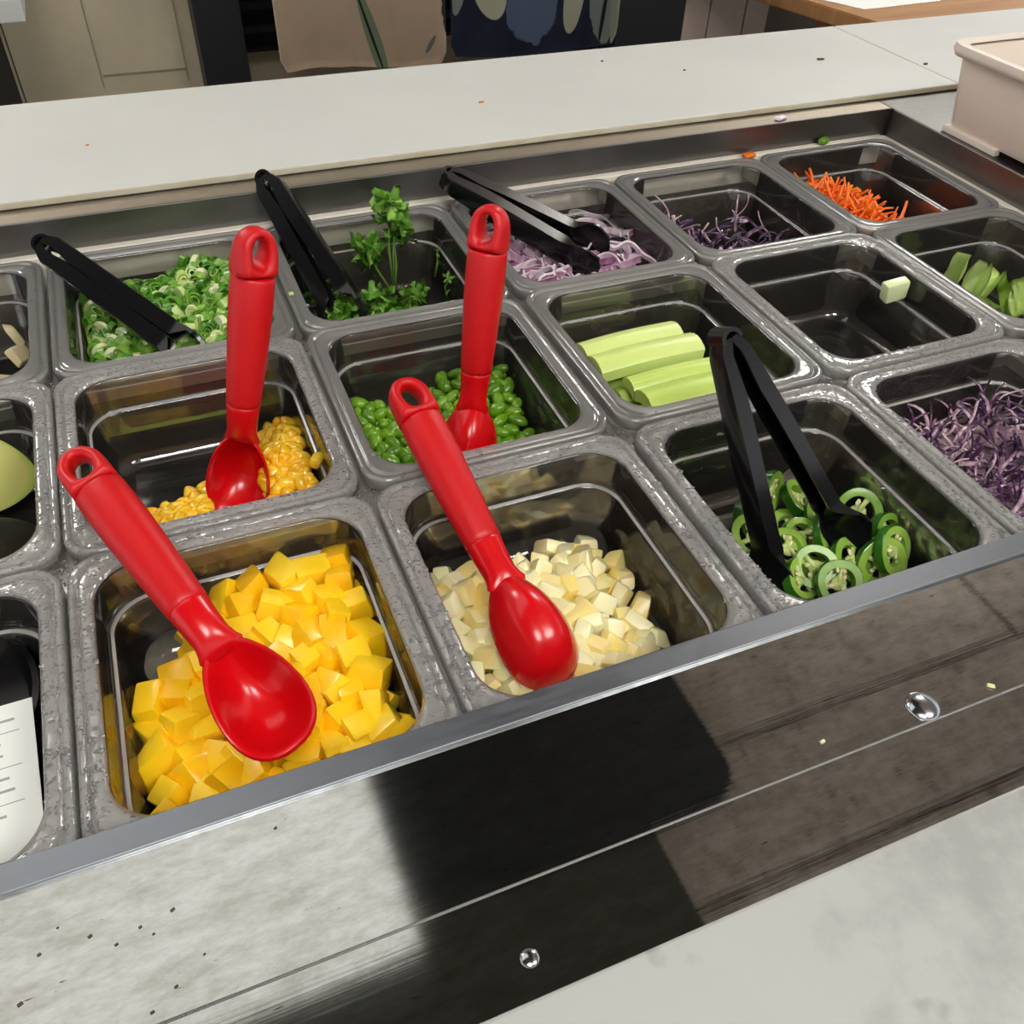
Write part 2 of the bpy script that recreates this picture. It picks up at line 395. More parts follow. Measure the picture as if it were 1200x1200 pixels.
# ------------------------------------------------------------------ red scoops
def make_scoop():
    t = thing('serving_scoop', 'red scoop', 'scoop')
    n = 24
    # handle
    bm = bmesh.new(); prof = [(28.6, 12.3, 10.6), (29.2, 12.9, 11.2), (31, 13.1, 11.6), (45, 13.4, 12.0), (65, 13.0, 11.8), (92, 11.9, 10.9), (110, 11.0, 10.1), (113.5, 10.8, 9.9), (114.2, 10.0, 9.2)]
    loft(bm, [[V((s * mm, a * mm * math.cos(2 * PI * k / n), b * mm * math.sin(2 * PI * k / n))) for k in range(n)] for s, a, b in prof])
    obj('handle', bm, M['red'], t, True, 50)
    # cap with an elongated hole
    bm = bmesh.new(); N = 40; K = 12; rings = []
    for i in range(N):
        a = 2 * PI * i / N; ca, sa = math.cos(a), math.sin(a)
        # inner hole: ellipse centre s=14.5
        inn = V((14.5 + 8.6 * ca, 5.0 * sa, 0))
        if ca > 0:   # towards the handle: flat end at s=28.5
            out = V((28.4, 12.6 * max(-1, min(1, sa * 1.25)), 0)) if abs(sa) < .8 else V((14.5 + (28.4 - 14.5) * min(1, ca / .6), 12.6 * (1 if sa > 0 else -1), 0))
        else:
            out = V((14.2 + 14.2 * ca, 12.4 * (abs(sa) ** .9) * (1 if sa > 0 else -1), 0))
        c = (inn + out) / 2; h = (out - inn) / 2
        thick = 6.2 + 4.6 * min(1, max(0, out.x) / 28.4)
        rings.append([(c + h * math.copysign(abs(math.cos(2 * PI * k / K)) ** .75, math.cos(2 * PI * k / K)) + V((0, 0, thick * math.copysign(abs(math.sin(2 * PI * k / K)) ** .8, math.sin(2 * PI * k / K))))) * mm for k in range(K)])
    vs = [[bm.verts.new(p) for p in r] for r in rings]
    for i in range(N):
        a, b = vs[i], vs[(i + 1) % N]
        for k in range(K): bm.faces.new((a[k], a[(k + 1) % K], b[(k + 1) % K], b[k]))
    cp = obj('hanging_loop', bm, M['red'], t, True, 70)
    # neck
    bm = bmesh.new(); prof = [(113.6, 9.9, 9.2), (114.4, 10.6, 9.7), (116, 10.6, 9.7), (125, 9.9, 9.0), (134, 9.6, 8.2), (138, 10.6, 6.8), (141, 12.0, 5.0), (143.5, 11.0, 3.0)]
    loft(bm, [[V((s * mm, a * mm * math.cos(2 * PI * k / n), (b * math.sin(2 * PI * k / n) - max(0, (s - 130) * .28)) * mm)) for k in range(n)] for s, a, b in prof])
    obj('neck', bm, M['red_gloss'], t, True, 60)
    # bowl
    bm = bmesh.new(); NA = 40; NR = 9; S0, S1 = 137., 205.
    def outline(a):
        x = math.cos(a); y = math.sin(a)
        L = (S1 - S0) / 2; sx = (S0 + S1) / 2 - 1 + L * math.copysign(abs(x) ** (.86 if x > 0 else .95), x)
        f = (sx - S0) / (S1 - S0)
        w = 22.6 * (.74 + .46 * f - .12 * f * f)
        y = math.copysign(abs(y) ** (.86 if x > 0 else 1), y)
        return V((sx, w * y, 0))
    cen = V((172, 0, 0)); D = 23.
    rings = []
    for k in range(NR, -1, -1):
        u = k / NR; rings.append([(cen + (outline(2 * PI * j / NA) - cen) * max(u, .02) * 1. + V((0, 0, -D * (1 - u ** 2.7) - 2.2))) * mm for j in range(NA)])
    outer = rings[::-1]                                  # from bottom centre to the edge
    edge = [[(outline(2 * PI * j / NA) * mm) + V((0, 0, -.8 * mm)) for j in range(NA)], [((cen + (outline(2 * PI * j / NA) - cen) * .965) * mm) for j in range(NA)], [((cen + (outline(2 * PI * j / NA) - cen) * .925 + V((0, 0, -.8))) * mm) for j in range(NA)]]
    inner = []
    for k in range(NR, -1, -1):
        u = k / NR * .91; inner.append([(cen + (outline(2 * PI * j / NA) - cen) * max(u, .02) + V((0, 0, -D * (1 - (u / .91) ** 2.7) + .4 - 1.6))) * mm for j in range(NA)])
    loft(bm, outer + edge + inner, True)
    obj('bowl', bm, M['red_gloss'], t, True, 60)
    return t
sc0 = make_scoop()
SCOOPS = [
 ((.1798, .0320, .0405), (.2510, -.1480, -.0100), (-.10, -.38, .9), .975, 'red serving scoop lying bowl up on the mango cubes'),
 ((.3600, .0442, .0350), (.3850, -.1400, -.0430), (-.05, .35, -1), .98, 'red serving scoop lying bowl down on the pineapple chunks'),
 ((.2985, .0900, .1200), (.2500, .0665, -.0620), (-.38, -.86, .30), .93, 'red serving scoop standing in the sweetcorn'),
 ((.4350, .0910, .1125), (.4085, .0640, -.0590), (.42, .90, .08), .93, 'red serving scoop standing in the green soybeans'),
]
for i, (A, B, up, sc_, lab) in enumerate(SCOOPS):
    o = sc0 if i == 0 else copy_tree(sc0)
    o.matrix_world = frame(A, B, up) @ Matrix.Scale(sc_, 4); tag(o, lab, 'scoop', 'red serving scoops')
    for ch in o.children:
        if ch.name.startswith('hanging_loop') and i > 1: ch.rotation_euler.x = (-.85, .45)[i - 2]

# ------------------------------------------------------------------ black tongs
def arm_mesh(sgn, L, opening, w=18., dp=10.5, twist=0.):
    bm = bmesh.new(); N = 34; rings = []
    for i in range(N + 1):
        f = i / N; s = L * f
        y = sgn * (dp - .7 + (opening / 2) * f - 5.5 * max(0, f - .72) / .28)
        y = y * min(1, .55 + f * 9)
        ww = w * (.82 + .25 * min(1, f * 3)) / 2
        th = dp * (.6 + .45 * min(1, f * 5)); cup = 0
        if f > .76:
            g = (f - .76) / .24
            ww = w / 2 * (1.07 - .30 * math.sin(min(g, .25) / .25 * PI) * .5 + .62 * math.sin(min(1, g * 1.05) * PI) ** .8) + .7 * math.sin(g * PI * 5)
            if g > .82: ww *= math.sqrt(max(.05, 1 - ((g - .82) / .19) ** 2))
            cup = 3.2 * math.sin(g * PI); th = dp - (dp - 2.2) * min(1, g * 4)
        yo = y + sgn * cup
        # channel section: outer face, flanges turned inwards
        pts = [(yo + sgn * 1.2, -ww * .72), (yo + sgn * 1.2, ww * .72), (yo + sgn * .4, ww), (yo - sgn * th, ww), (yo - sgn * th, ww - 1.5), (yo - sgn * .9, ww - 2.2), (yo - sgn * .9, -ww + 2.2), (yo - sgn * th, -ww + 1.5), (yo - sgn * th, -ww), (yo + sgn * .4, -ww)]
        if twist and f > .74:
            tw = twist * min(1, (f - .74) / .12); ct, st = math.cos(tw), math.sin(tw)
            pts = [(yo + (a - yo) * ct - b * st, (a - yo) * st + b * ct) for a, b in pts]
        rings.append([V((s, a, b)) * mm for a, b in pts])
    loft(bm, rings, True); return bm
def tongs(A, B, up, L, opening, label, w=18., dp=10.5, twist=0.):
    t = thing('tongs', label, 'tongs', frame(A, B, up), 'black plastic tongs')
    for sgn in (1, -1): obj('arm', arm_mesh(sgn, L, opening, w, dp, twist), M['tong'], t, True, 35)
    bm = bmesh.new(); rs = []
    for i in range(13):
        a = PI / 2 + PI * i / 12; w = 7.6
        c = V((2 + 7.5 * math.cos(a), 7.0 * math.sin(a), 0)); c2 = V((2 + 5.0 * math.cos(a), 4.6 * math.sin(a), 0))
        rs.append([(c + V((0, 0, w))) * mm, (c + V((0, 0, -w))) * mm, (c2 + V((0, 0, -w))) * mm, (c2 + V((0, 0, w))) * mm])
    loft(bm, rs, True); obj('spring_bend', bm, M['tong'], t, True, 35)
    return t
tongs((.5220, -.0370, .0800), (.5700, -.1120, -.0520), (.02, -.86, .48), 166, 54, 'black plastic tongs standing open in the jalapeno slices', 17, 8.2, -.85)
tongs((.1702, .2979, .0300), (.2560, .2010, -.0260), (-.05, -.75, .6), 150, 5, 'closed black plastic tongs resting in the chopped scallions')
tongs((.3400, .3512, .0350), (.3760, .2450, -.0420), (-.35, -.75, .45), 150, 14, 'black plastic tongs leaning in the cilantro pan')
tongs((.4868, .3245, .0280), (.5900, .2400, -.0200), (.25, -.35, .85), 150, 22, 'black plastic tongs lying across the sliced red onion')

# ------------------------------------------------------------------ food shapes
def blob(bm, fn, sub=2, mi=0):
    r = bmesh.ops.create_icosphere(bm, subdivisions=sub, radius=1)
    for v in r['verts']: v.co = fn(v.co.copy())
    for v in r['verts']:
        for f in v.link_faces: f.material_index = mi

def chunk(seed, a, b, c, taper=.25, bev=.0018, jit=.12):
    """irregular knife-cut cuboid"""
    r = random.Random(seed); bm = bmesh.new(); bmesh.ops.create_cube(bm, size=1)
    for v in bm.verts:
        k = 1 - taper * (v.co.z + .5) * r.uniform(.3, 1)
        v.co = V((v.co.x * a * k * r.uniform(1 - jit, 1 + jit), v.co.y * b * k * r.uniform(1 - jit, 1 + jit), v.co.z * c * r.uniform(1 - jit, 1 + jit)))
    if r.random() < .5:
        v = r.choice(bm.verts[:]); v.co *= r.uniform(.55, .8)
    bmesh.ops.bevel(bm, geom=bm.edges[:], offset=bev, segments=2, affect='EDGES', profile=.6)
    return bm

def variants(name, gens, mats, auto=None):
    out = []
    for g in gens:
        o = obj(name, g, mats, None, True, auto); out.append(o.data); bpy.data.objects.remove(o)
    return out

def put(name, me, loc, rot, scale=1., label='', cat='', group=None):
    o = bpy.data.objects.new(name, me); COL.objects.link(o)
    o.location = loc; o.rotation_euler = rot; o.scale = (scale,) * 3
    tag(o, label, cat, group); return o

def spread(n, x0, x1, y0, y1, dmin, seed, ok=None, tries=4000):
    r = random.Random(seed); P = []; d = dmin; t = 0
    while len(P) < n and t < tries * 6:
        t += 1
        if t % tries == 0: d *= .93
        x, y = r.uniform(x0, x1), r.uniform(y0, y1)
        if ok and not ok(x, y): continue
        if all((x - a) ** 2 + (y - b) ** 2 > d * d for a, b in P): P.append((x, y))
    return P

def pan_in(c, r, z):
    """inner half sizes of a pan at height z and its centre"""
    px, py = PANPOS[(c, r)]
    d = .0132 if z > -.026 else .0158 + (.019 - .0158) * min(1, (-z - .027) / .035)
    return px, py, PW / 2 - d, PD / 2 - d

def pile(name, meshes, c, r, surf, size, layers, spacing, seed, label, cat, group, tilt=PI, nmax=300, flat=False, ok=None, margin=None, sv=(.88, 1.12)):
    """heap of pieces under a surface height surf(u, v), u and v from 0 to 1 across the pan"""
    rd = random.Random(seed); cnt = 0; px, py, hx, hy = pan_in(c, r, -.05)
    mg = size * .5 if margin is None else margin
    out = []
    for L in range(layers):
        P = spread(999, px - hx + mg, px + hx - mg, py - hy + mg, py + hy - mg, spacing, seed * 7 + L, None, 700)
        for x, y in P:
            u, v = (x - px + hx) / (2 * hx), (y - py + hy) / (2 * hy)
            s = surf(u, v)
            if s is None or (ok and not ok(u, v)): continue
            z = s - size * .5 - L * size * .8 + rd.uniform(-.14, .14) * size
            if z < FLOOR_Z + size * .42: 
                if L > 0 or s < FLOOR_Z + size * .3: continue
                z = FLOOR_Z + size * .45
            out.append((x, y, z, L))
    out = out[:nmax]
    for x, y, z, L in out:
        rot = Euler((rd.uniform(-tilt, tilt), rd.uniform(-tilt, tilt), rd.uniform(-PI, PI)))
        put(name, rd.choice(meshes), (x, y, z), rot, rd.uniform(*sv), label, cat, group)
    return out

def sstep(a, b, x):
    t = max(0, min(1, (x - a) / (b - a))); return t * t * (3 - 2 * t)

# mango
M['mango'] = food('mango_flesh', (240, 176, 4), (252, 204, 18), (255, 218, 50), rough=.32, nscale=70, sss=.2, bump=.25)
mg = variants('mango_cube', [chunk(i, .0185 * a, .017 * b, .0155, .2) for i, (a, b) in enumerate(((1, 1), (1.25, .9), (.9, .95), (1.1, 1.1), (.8, 1.15), (1.35, .8), (1, .85)))], M['mango'], 30)
def s_mango(u, v):
    if u < .25 and v > .70: return -.062
    return -.036 + .012 * sstep(.2, .9, u) + .006 * sstep(.4, 1, v) - .006 * sstep(.7, 0, v) * (1 - u)
pile('mango_cube', mg, 1, 'front', s_mango, .0165, 3, .0150, 3, 'yellow mango cube heaped in the front pan around the red scoop', 'mango', 'mango cubes in the front pan', tilt=.5, margin=.006)

# pineapple
M['pine'] = food('pineapple_flesh', (236, 224, 150), (244, 238, 196), (246, 208, 50), rough=.35, nscale=90, sss=.2, bump=.5)
pn = variants('pineapple_chunk', [chunk(40 + i, .0135 * a, .012 * b, .0115, .4, .0019, .28) for i, (a, b) in enumerate(((1, 1), (1.2, .9), (.9, 1.1), (1.05, .8), (.8, .9), (1.3, 1)))], M['pine'], 32)
def s_pine(u, v):
    if u - v * .55 > .80 or v > .93: return None
    return -.043 + .003 * math.sin(u * 5) - .016 * sstep(.55, .85, u - v * .25) - .010 * sstep(.72, .93, v)
pile('pineapple_chunk', pn, 2, 'front', s_pine, .0135, 3, .0122, 5, 'pale yellow pineapple chunk heaped in its pan beside the upturned scoop', 'pineapple', 'pineapple chunks', tilt=.9, margin=.005, sv=(1.05, 1.3))

# sweetcorn
M['corn'] = food('corn_skin', (244, 176, 8), (252, 198, 30), (255, 214, 70), rough=.25, nscale=200, sss=.2, coat=.3, bump=.1)
def kernel(seed):
    r = random.Random(seed); bm = bmesh.new(); k = r.uniform(1.0, 1.2)
    blob(bm, lambda c: V((math.copysign(abs(c.x) ** .62, c.x) * .0052 * (1 + .22 * c.z) * k, math.copysign(abs(c.y) ** .7, c.y) * .0040 * (1 + .1 * c.z), math.copysign(abs(c.z) ** .75, c.z) * .0052 + (.0006 * c.x * c.x))), 2)
    return bm
cn = variants('corn_kernel', [kernel(i) for i in range(4)], M['corn'])
def s_corn(u, v):
    if v > .42 + .50 * u + .04 * math.sin(u * 9): return None
    edge = (.42 + .50 * u) - v
    return -.055 + .014 * sstep(0, .4, edge) + .010 * sstep(.55, 1, u) * sstep(.0, .4, v)
pile('corn_kernel', cn, 1, 'middle', s_corn, .0090, 2, .0074, 8, 'yellow sweetcorn kernel lying in the pan with the standing scoop', 'sweetcorn', 'sweetcorn kernels', tilt=1.2, nmax=300, margin=.004, ok=lambda u, v: not (.46 < u < .75 and v < .58))

# soybeans
M['bean'] = food('soybean_green', (58, 100, 10), (96, 146, 18), (132, 180, 40), rough=.25, nscale=80, sss=.15, coat=.35, bump=.1)
def bean(seed):
    r = random.Random(seed); bm = bmesh.new(); k = r.uniform(.9, 1.12)
    blob(bm, lambda c: V((c.x * .0076 * k, c.y * .0048 + .0008 * c.x * c.x, c.z * .0042)), 2); return bm
bn = variants('soybean', [bean(i) for i in range(4)], M['bean'])
def s_bean(u, v):
    if v > .82 + .14 * sstep(.4, .8, u) + .06 * math.sin(u * 11 + 1.2): return None
    return -.044 + .004 * math.sin(u * 9 + .4) - .008 * sstep(.6, .2, v) * sstep(.2, .5, u) + .007 * sstep(.6, .9, v) * u - .020 * sstep(.55, 1, u) * sstep(.75, .1, v)
pile('soybean', bn, 2, 'middle', s_bean, .0095, 3, .0098, 13, 'shelled green soybean lying in the pan with the standing scoop', 'soybean', 'green soybeans', tilt=.6, margin=.005, ok=lambda u, v: not (.40 < u < .72 and v < .34))

# scallions
M['scal'] = food('scallion_green', (34, 92, 14), (84, 146, 30), (160, 196, 92), rough=.35, nscale=60, sss=.1, coat=.2, bump=.2)
M['scal_pale'] = food('scallion_white', (168, 200, 96), (208, 222, 150), (230, 234, 196), rough=.35, nscale=60, sss=.1, bump=.1)
def sring(R, h, t, rings=1, squash=1.):
    bm = bmesh.new()
    for q in range(rings):
        Rq = R * (1 - .42 * q); n = 16
        prof = [(Rq, -h / 2), (Rq, h / 2), (Rq - t, h / 2), (Rq - t, -h / 2)]
        vs = [[bm.verts.new((a * math.cos(2 * PI * i / n), a * squash * math.sin(2 * PI * i / n), b)) for a, b in prof] for i in range(n)]
        for i in range(n):
            for k in range(4): bm.faces.new((vs[i][k], vs[(i + 1) % n][k], vs[(i + 1) % n][(k + 1) % 4], vs[i][(k + 1) % 4]))
    return bm
sg = variants('scallion_slice', [sring(.0042, .0035, .0008), sring(.0050, .0045, .0009, 2, .8), sring(.0036, .007, .0009, 1, .6), sring(.0045, .003, .0012, 1, .9)], M['scal'], 40)
sw = variants('scallion_slice', [sring(.0046, .0035, .0015, 2, .9), sring(.0055, .003, .0022, 2)], M['scal_pale'], 40)
def s_scal(u, v): return -.023 + .008 * sstep(.2, .9, u) + .006 * sstep(.3, 1, v) + .004 * math.sin(u * 11) * math.sin(v * 8) - .004 * (1 - u)
pile('scallion_slice', sg * 2 + sw, 1, 'back', s_scal, .0080, 1, .0069, 17, 'thin green scallion slice in the heap beside the closed tongs', 'scallion', 'chopped scallions', nmax=290, margin=.0035, sv=(1.05, 1.5))
bm = bmesh.new(); rd = random.Random(4); px, py, hx, hy = pan_in(1, 'back', -.05)
NX = 26; grid = [[None] * (NX + 1) for _ in range(NX + 1)]
for i in range(NX + 1):
    for j in range(NX + 1):
        u, v = i / NX, j / NX
        grid[i][j] = bm.verts.new((px - hx + 2 * hx * u, py - hy + 2 * hy * v, s_scal(u, v) - .0075 + rd.uniform(-.002, .002)))
for i in range(NX):
    for j in range(NX): bm.faces.new((grid[i][j], grid[i + 1][j], grid[i + 1][j + 1], grid[i][j + 1]))
ed = [e for e in bm.edges if e.is_boundary]
ex = bmesh.ops.extrude_edge_only(bm, edges=ed)
for g in ex['geom']:
    if isinstance(g, bmesh.types.BMVert): g.co.z = FLOOR_Z
tag(obj('chopped_scallion_bed', bm, M['scal'], None, False), 'deeper mass of chopped green scallions filling its pan', 'scallion', kind='stuff')

# celery sticks
M['celery'] = food('celery_flesh', (176, 204, 84), (202, 222, 120), (220, 232, 156), rough=.38, nscale=40, sss=.15, bump=.12)
def stick(L, w, t, seed, curve=.35):
    r = random.Random(seed); bm = bmesh.new(); rings = []; n = 10
    for i in range(9):
        f = i / 8; x = (f - .5) * L; bow = .0015 * math.sin(f * PI)
        out = []
        for k in range(n + 1):
            a = -1 + 2 * k / n; out.append(V((x, a * w / 2, bow + t * (1 - curve * a * a) - .0003 * math.cos(k * 3.1))))
        for k in range(n, -1, -1):
            a = -1 + 2 * k / n; out.append(V((x, a * w / 2 * .96, bow + t * .35 * (1 - a * a) - t * curve * .2)))
        rings.append(out)
    loft(bm, rings, True); return bm
cx_, cy_ = PANPOS[(3, 'middle')]
cm = variants('celery_stick', [stick(.078, .019, .011, 1), stick(.082, .022, .012, 2), stick(.070, .015, .010, 3)], M['celery'], 40)
CEL = [(.560, .108, -.0100, 0, .05, 1.06), (.562, .086, -.0090, 1, .03, 1.05), (.572, .060, -.0115, 2, .02, 1.1), (.578, .036, -.0100, 1, .0, 1.1), (.568, .013, -.0200, 0, -.03, 1.0), (.562, .125, -.024, 2, .05, .95),
       (.562, .096, -.026, 1, .05, 1), (.570, .068, -.027, 0, .0, 1), (.572, .040, -.027, 1, -.02, 1), (.560, .110, -.044, 0, .0, 1), (.562, .080, -.044, 1, .0, 1), (.565, .050, -.045, 1, .02, 1), (.565, .022, -.044, 0, .02, 1)]
for i, (x, y, z, k, rz, s) in enumerate(CEL):
    put('celery_stick', cm[k], (x - .004, y + .004, z - .016), (0, 0, rz), s, 'pale green celery stick stacked in the pan in front of the red onion', 'celery', 'celery sticks')
for i, (x, y, z) in enumerate(((.6185, .072, -.045), (.619, .052, -.046), (.6225, .035, -.050))):
    put('celery_end', variants('celery_end', [stick(.018, .012, .010, 9 + i)], M['celery'], 40)[0], (x, y, z), (0, 0, .2 - .3 * i), 1, 'short pale green celery end lying past the tips of the sticks', 'celery', 'short celery ends')

# jalapeno
M['jal_skin'] = food('jalapeno_skin', (24, 70, 12), (40, 100, 20), (56, 120, 30), rough=.2, coat=.4, bump=.05)
M['jal_flesh'] = food('jalapeno_flesh', (92, 138, 34), (128, 168, 56), (156, 190, 84), rough=.35, sss=.1, bump=.2)
M['jal_pith'] = food('jalapeno_pith', (160, 184, 92), (192, 206, 130), rough=.4, sss=.1)
M['seed'] = food('pepper_seed', (214, 200, 140), (230, 220, 170), rough=.4)
def jal(seed, R, h):
    r = random.Random(seed); n = 36; bm = bmesh.new()
    wob = [1 + .035 * math.sin(3 * 2 * PI * i / n + seed) + .02 * math.sin(2 * 2 * PI * i / n) for i in range(n)]
    prof = [(1.0, -h / 2, 0), (1.02, 0, 0), (1.0, h / 2, 1), (.975, h / 2 + .0002, 1), (.66, h / 2, 1), (.64, -h / 2, 1), (.975, -h / 2 - .0002, 0)]
    vs = [[bm.verts.new((a * R * wob[i] * math.cos(2 * PI * i / n), a * R * wob[i] * math.sin(2 * PI * i / n), b)) for a, b, _ in prof] for i in range(n)]
    for i in range(n):
        for k in range(7):
            f = bm.faces.new((vs[i][k], vs[(i + 1) % n][k], vs[(i + 1) % n][(k + 1) % 7], vs[i][(k + 1) % 7])); f.material_index = 0 if k in (0, 1) or k == 2 else 1
    ring = obj('jalapeno_slice', bm, [M['jal_skin'], M['jal_flesh']], None, True, 30)
    bm = bmesh.new()
    for q in range(3):
        a = 2 * PI * q / 3 + seed
        tube(bm, [(0, 0, 0), (R * .4 * math.cos(a), R * .4 * math.sin(a), 0), (R * .76 * math.cos(a), R * .76 * math.sin(a), 0)], [.0030, .0016, .0022], 8, 0, h / .0044 * .9)
    blob(bm, lambda c: V((c.x * R * .36, c.y * R * .32, c.z * h * .36)), 2)
    pith = obj('pith', bm, M['jal_pith'], ring)
    for q in range(5):
        a = r.uniform(0, 2 * PI); d = R * r.uniform(.3, .55); bm = bmesh.new()
        blob(bm, lambda c: V((c.x * .0021, c.y * .0016, c.z * .0007)), 1)
        s = obj('seed', bm, M['seed'], ring); s.location = (d * math.cos(a), d * math.sin(a), h * .42); s.rotation_euler = (r.uniform(-.4, .4), r.uniform(-.4, .4), a)
    return ring
jp = [jal(1, .0145, .005), jal(2, .0125, .006), jal(3, .0155, .0045)]
JP = [(0.579, -0.048, -0.04), (0.5984, -0.054, -0.047), (0.6207, -0.0841, -0.04), (0.6066, -0.0728, -0.05), (0.5809, -0.0825, -0.05), (0.5945, -0.0929, -0.045), (0.5648, -0.0907, -0.048), (0.5654, -0.1144, -0.04), (0.593, -0.1159, -0.045), (0.6174, -0.1207, -0.038), (0.6265, -0.106, -0.040), (0.6104, -0.1224, -0.045), (0.5703, -0.1308, -0.04), (0.5548, -0.1166, -0.045), (0.5541, -0.0704, -0.052), (0.5516, -0.0942, -0.055), (0.5624, -0.0491, -0.055), (.585, -.070, -.058), (.600, -.100, -.060), (.575, -.105, -.060), (.545, -.135, -.056), (.530, -.110, -.058), (.595, -.140, -.056), (.535, -.085, -.058)]
JT = [(1.3, .1), (.5, .2), (.95, -.2), (.35, .3), (.5, -.2), (.7, .35), (.45, .1), (.6, -.3), (.5, .2), (.95, .3), (.9, .1), (1.0, .25), (.65, -.1), (.5, .45), (.3, -.2), (.25, .3), (1.2, .0), (.2, .1), (.1, -.1), (.15, .2), (.3, .1), (.3, .6), (.2, -.1), (.2, .4)]
JA = [(x, y, z - .003, a, b, i % 3, 1.0 + .05 * (i % 2)) for i, ((x, y, z), (a, b)) in enumerate(zip(JP, JT))]
rd = random.Random(2)
for i, (x, y, z, tx, ty, k, s) in enumerate(JA):
    o = jp[k] if k in (0, 1, 2) and not jp[k].get('label') else copy_tree(jp[k])
    o.location = (x, y, z); o.rotation_euler = (tx, ty, rd.uniform(-.6, .6)); o.scale = (s,) * 3
    tag(o, 'green jalapeno slice with pale seeds, in the heap under the open tongs', 'jalapeno', 'jalapeno slices')

# shreds
def shred(seed, L, w, t, curl, nseg=9, crinkle=0):
    r = random.Random(seed); bm = bmesh.new(); p = V((0, 0, 0)); d = V((1, 0, 0)); pts = [p.copy()]
    ax = V((r.uniform(-1, 1), r.uniform(-1, 1), r.uniform(-1, 1))).normalized()
    for i in range(nseg):
        if crinkle: ax = (ax + V((r.uniform(-1, 1), r.uniform(-1, 1), r.uniform(-1, 1))) * crinkle).normalized()
        d = Matrix.Rotation(curl * r.uniform(.3, 1.6) / nseg, 3, ax) @ d; p = p + d * L / nseg; pts.append(p.copy())
    c = sum(pts, V()) / len(pts); pts = [q - c for q in pts]
    rad = [w / 2 * (.55 + .45 * math.sin(PI * min(1, max(0, (i + .8) / (nseg + 1.6))))) for i in range(nseg + 1)]
    tube(bm, pts, rad, 6, 0, t / w)
    return bm
def cab_mat(name, a, b, c):
    n = NT(name); v = n.coord(); oi = n.n('ShaderNodeObjectInfo'); geo = n.noise(230, v, 2)
    ad = n.n('ShaderNodeMath', _operation='MULTIPLY_ADD'); n.l(geo.outputs[0], ad.inputs[0]); ad.inputs[1].default_value = .5
    m2 = n.n('ShaderNodeMath', _operation='MULTIPLY'); n.l(oi.outputs['Random'], m2.inputs[0]); m2.inputs[1].default_value = .62; n.l(m2.outputs[0], ad.inputs[2])
    col = n.ramp(ad.outputs[0], [(.26, lin(a)), (.58, lin(b)), (.80, lin(c))]); n.pbsdf(col, .35, coat=.2, sss=.05); return n.m
M['cab'] = cab_mat('purple_cabbage', (34, 12, 42), (84, 42, 86), (204, 174, 186))
cb = variants('cabbage_shred', [shred(i, .034 * (1 + .25 * (i % 3)),   .0020 + .0005 * (i % 4), .0012, 2.4 + (i % 5) * .7, 10, .8) for i in range(10)], M['cab'])
cbw = variants('cabbage_shred', [shred(30 + i, .026, .0056, .0016, 2.4, 9, .6) for i in range(3)], M['cab'])
def s_cab(u, v): return -.024 + .006 * math.sin(u * 5 + v * 4) - .012 * sstep(.8, 1, v) - .010 * sstep(.15, 0, u)
pile('cabbage_shred', cb * 2 + cbw, 4, 'front', s_cab, .009, 3, .0080, 21, 'purple cabbage shred in the full pan at the front right', 'cabbage', 'purple cabbage shreds in the front pan', tilt=.55, nmax=222, margin=.010)
bm = bmesh.new(); px, py, hx, hy = pan_in(4, 'front', -.05); rd = random.Random(8)
gr = [[bm.verts.new((px - hx + 2 * hx * i / 20, py - hy + 2 * hy * j / 20, s_cab(i / 20, j / 20) - .020 + rd.uniform(-.002, .002))) for j in range(21)] for i in range(21)]
for i in range(20):
    for j in range(20): bm.faces.new((gr[i][j], gr[i + 1][j], gr[i + 1][j + 1], gr[i][j + 1]))
ex = bmesh.ops.extrude_edge_only(bm, edges=[e for e in bm.edges if e.is_boundary])
for g in ex['geom']:
    if isinstance(g, bmesh.types.BMVert): g.co.z = FLOOR_Z
tag(obj('shredded_cabbage_bed', bm, M['cab'], None, False), 'deeper mass of shredded purple cabbage filling the front right pan', 'cabbage', kind='stuff')
def s_cab2(u, v): return None if (v > .80 + .1 * math.sin(u * 9) or u > .90) else -.032 + .012 * sstep(.3, 0, v) - .006 * sstep(.3, .8, u) + .006 * math.sin(u * 9)
pile('cabbage_shred', cb + cbw, 4, 'back', s_cab2, .008, 2, .0125, 25, 'purple cabbage shred in the sparse pan left of the carrots', 'cabbage', 'purple cabbage shreds in the back pan', tilt=.9, nmax=76, margin=.012)

M['carrot'] = food('carrot_flesh', (236, 92, 6), (250, 118, 12), (255, 140, 30), rough=.35, sss=.15)
cr = variants('carrot_shred', [shred(60 + i, .028 + .004 * (i % 4), .0034, .0022, .5 + .2 * (i % 3)) for i in range(6)], M['carrot'])
def s_car(u, v): return None if u > .98 - .5 * v else -.014 - .010 * sstep(.3, .6, u) - .030 * sstep(.45, .75, u) - .008 * sstep(.7, 1, v)
pile('carrot_shred', cr, 5, 'back', s_car, .007, 4, .0104, 31, 'orange carrot shred heaped in the back right pan', 'carrot', 'carrot shreds', tilt=1.1, margin=.012)

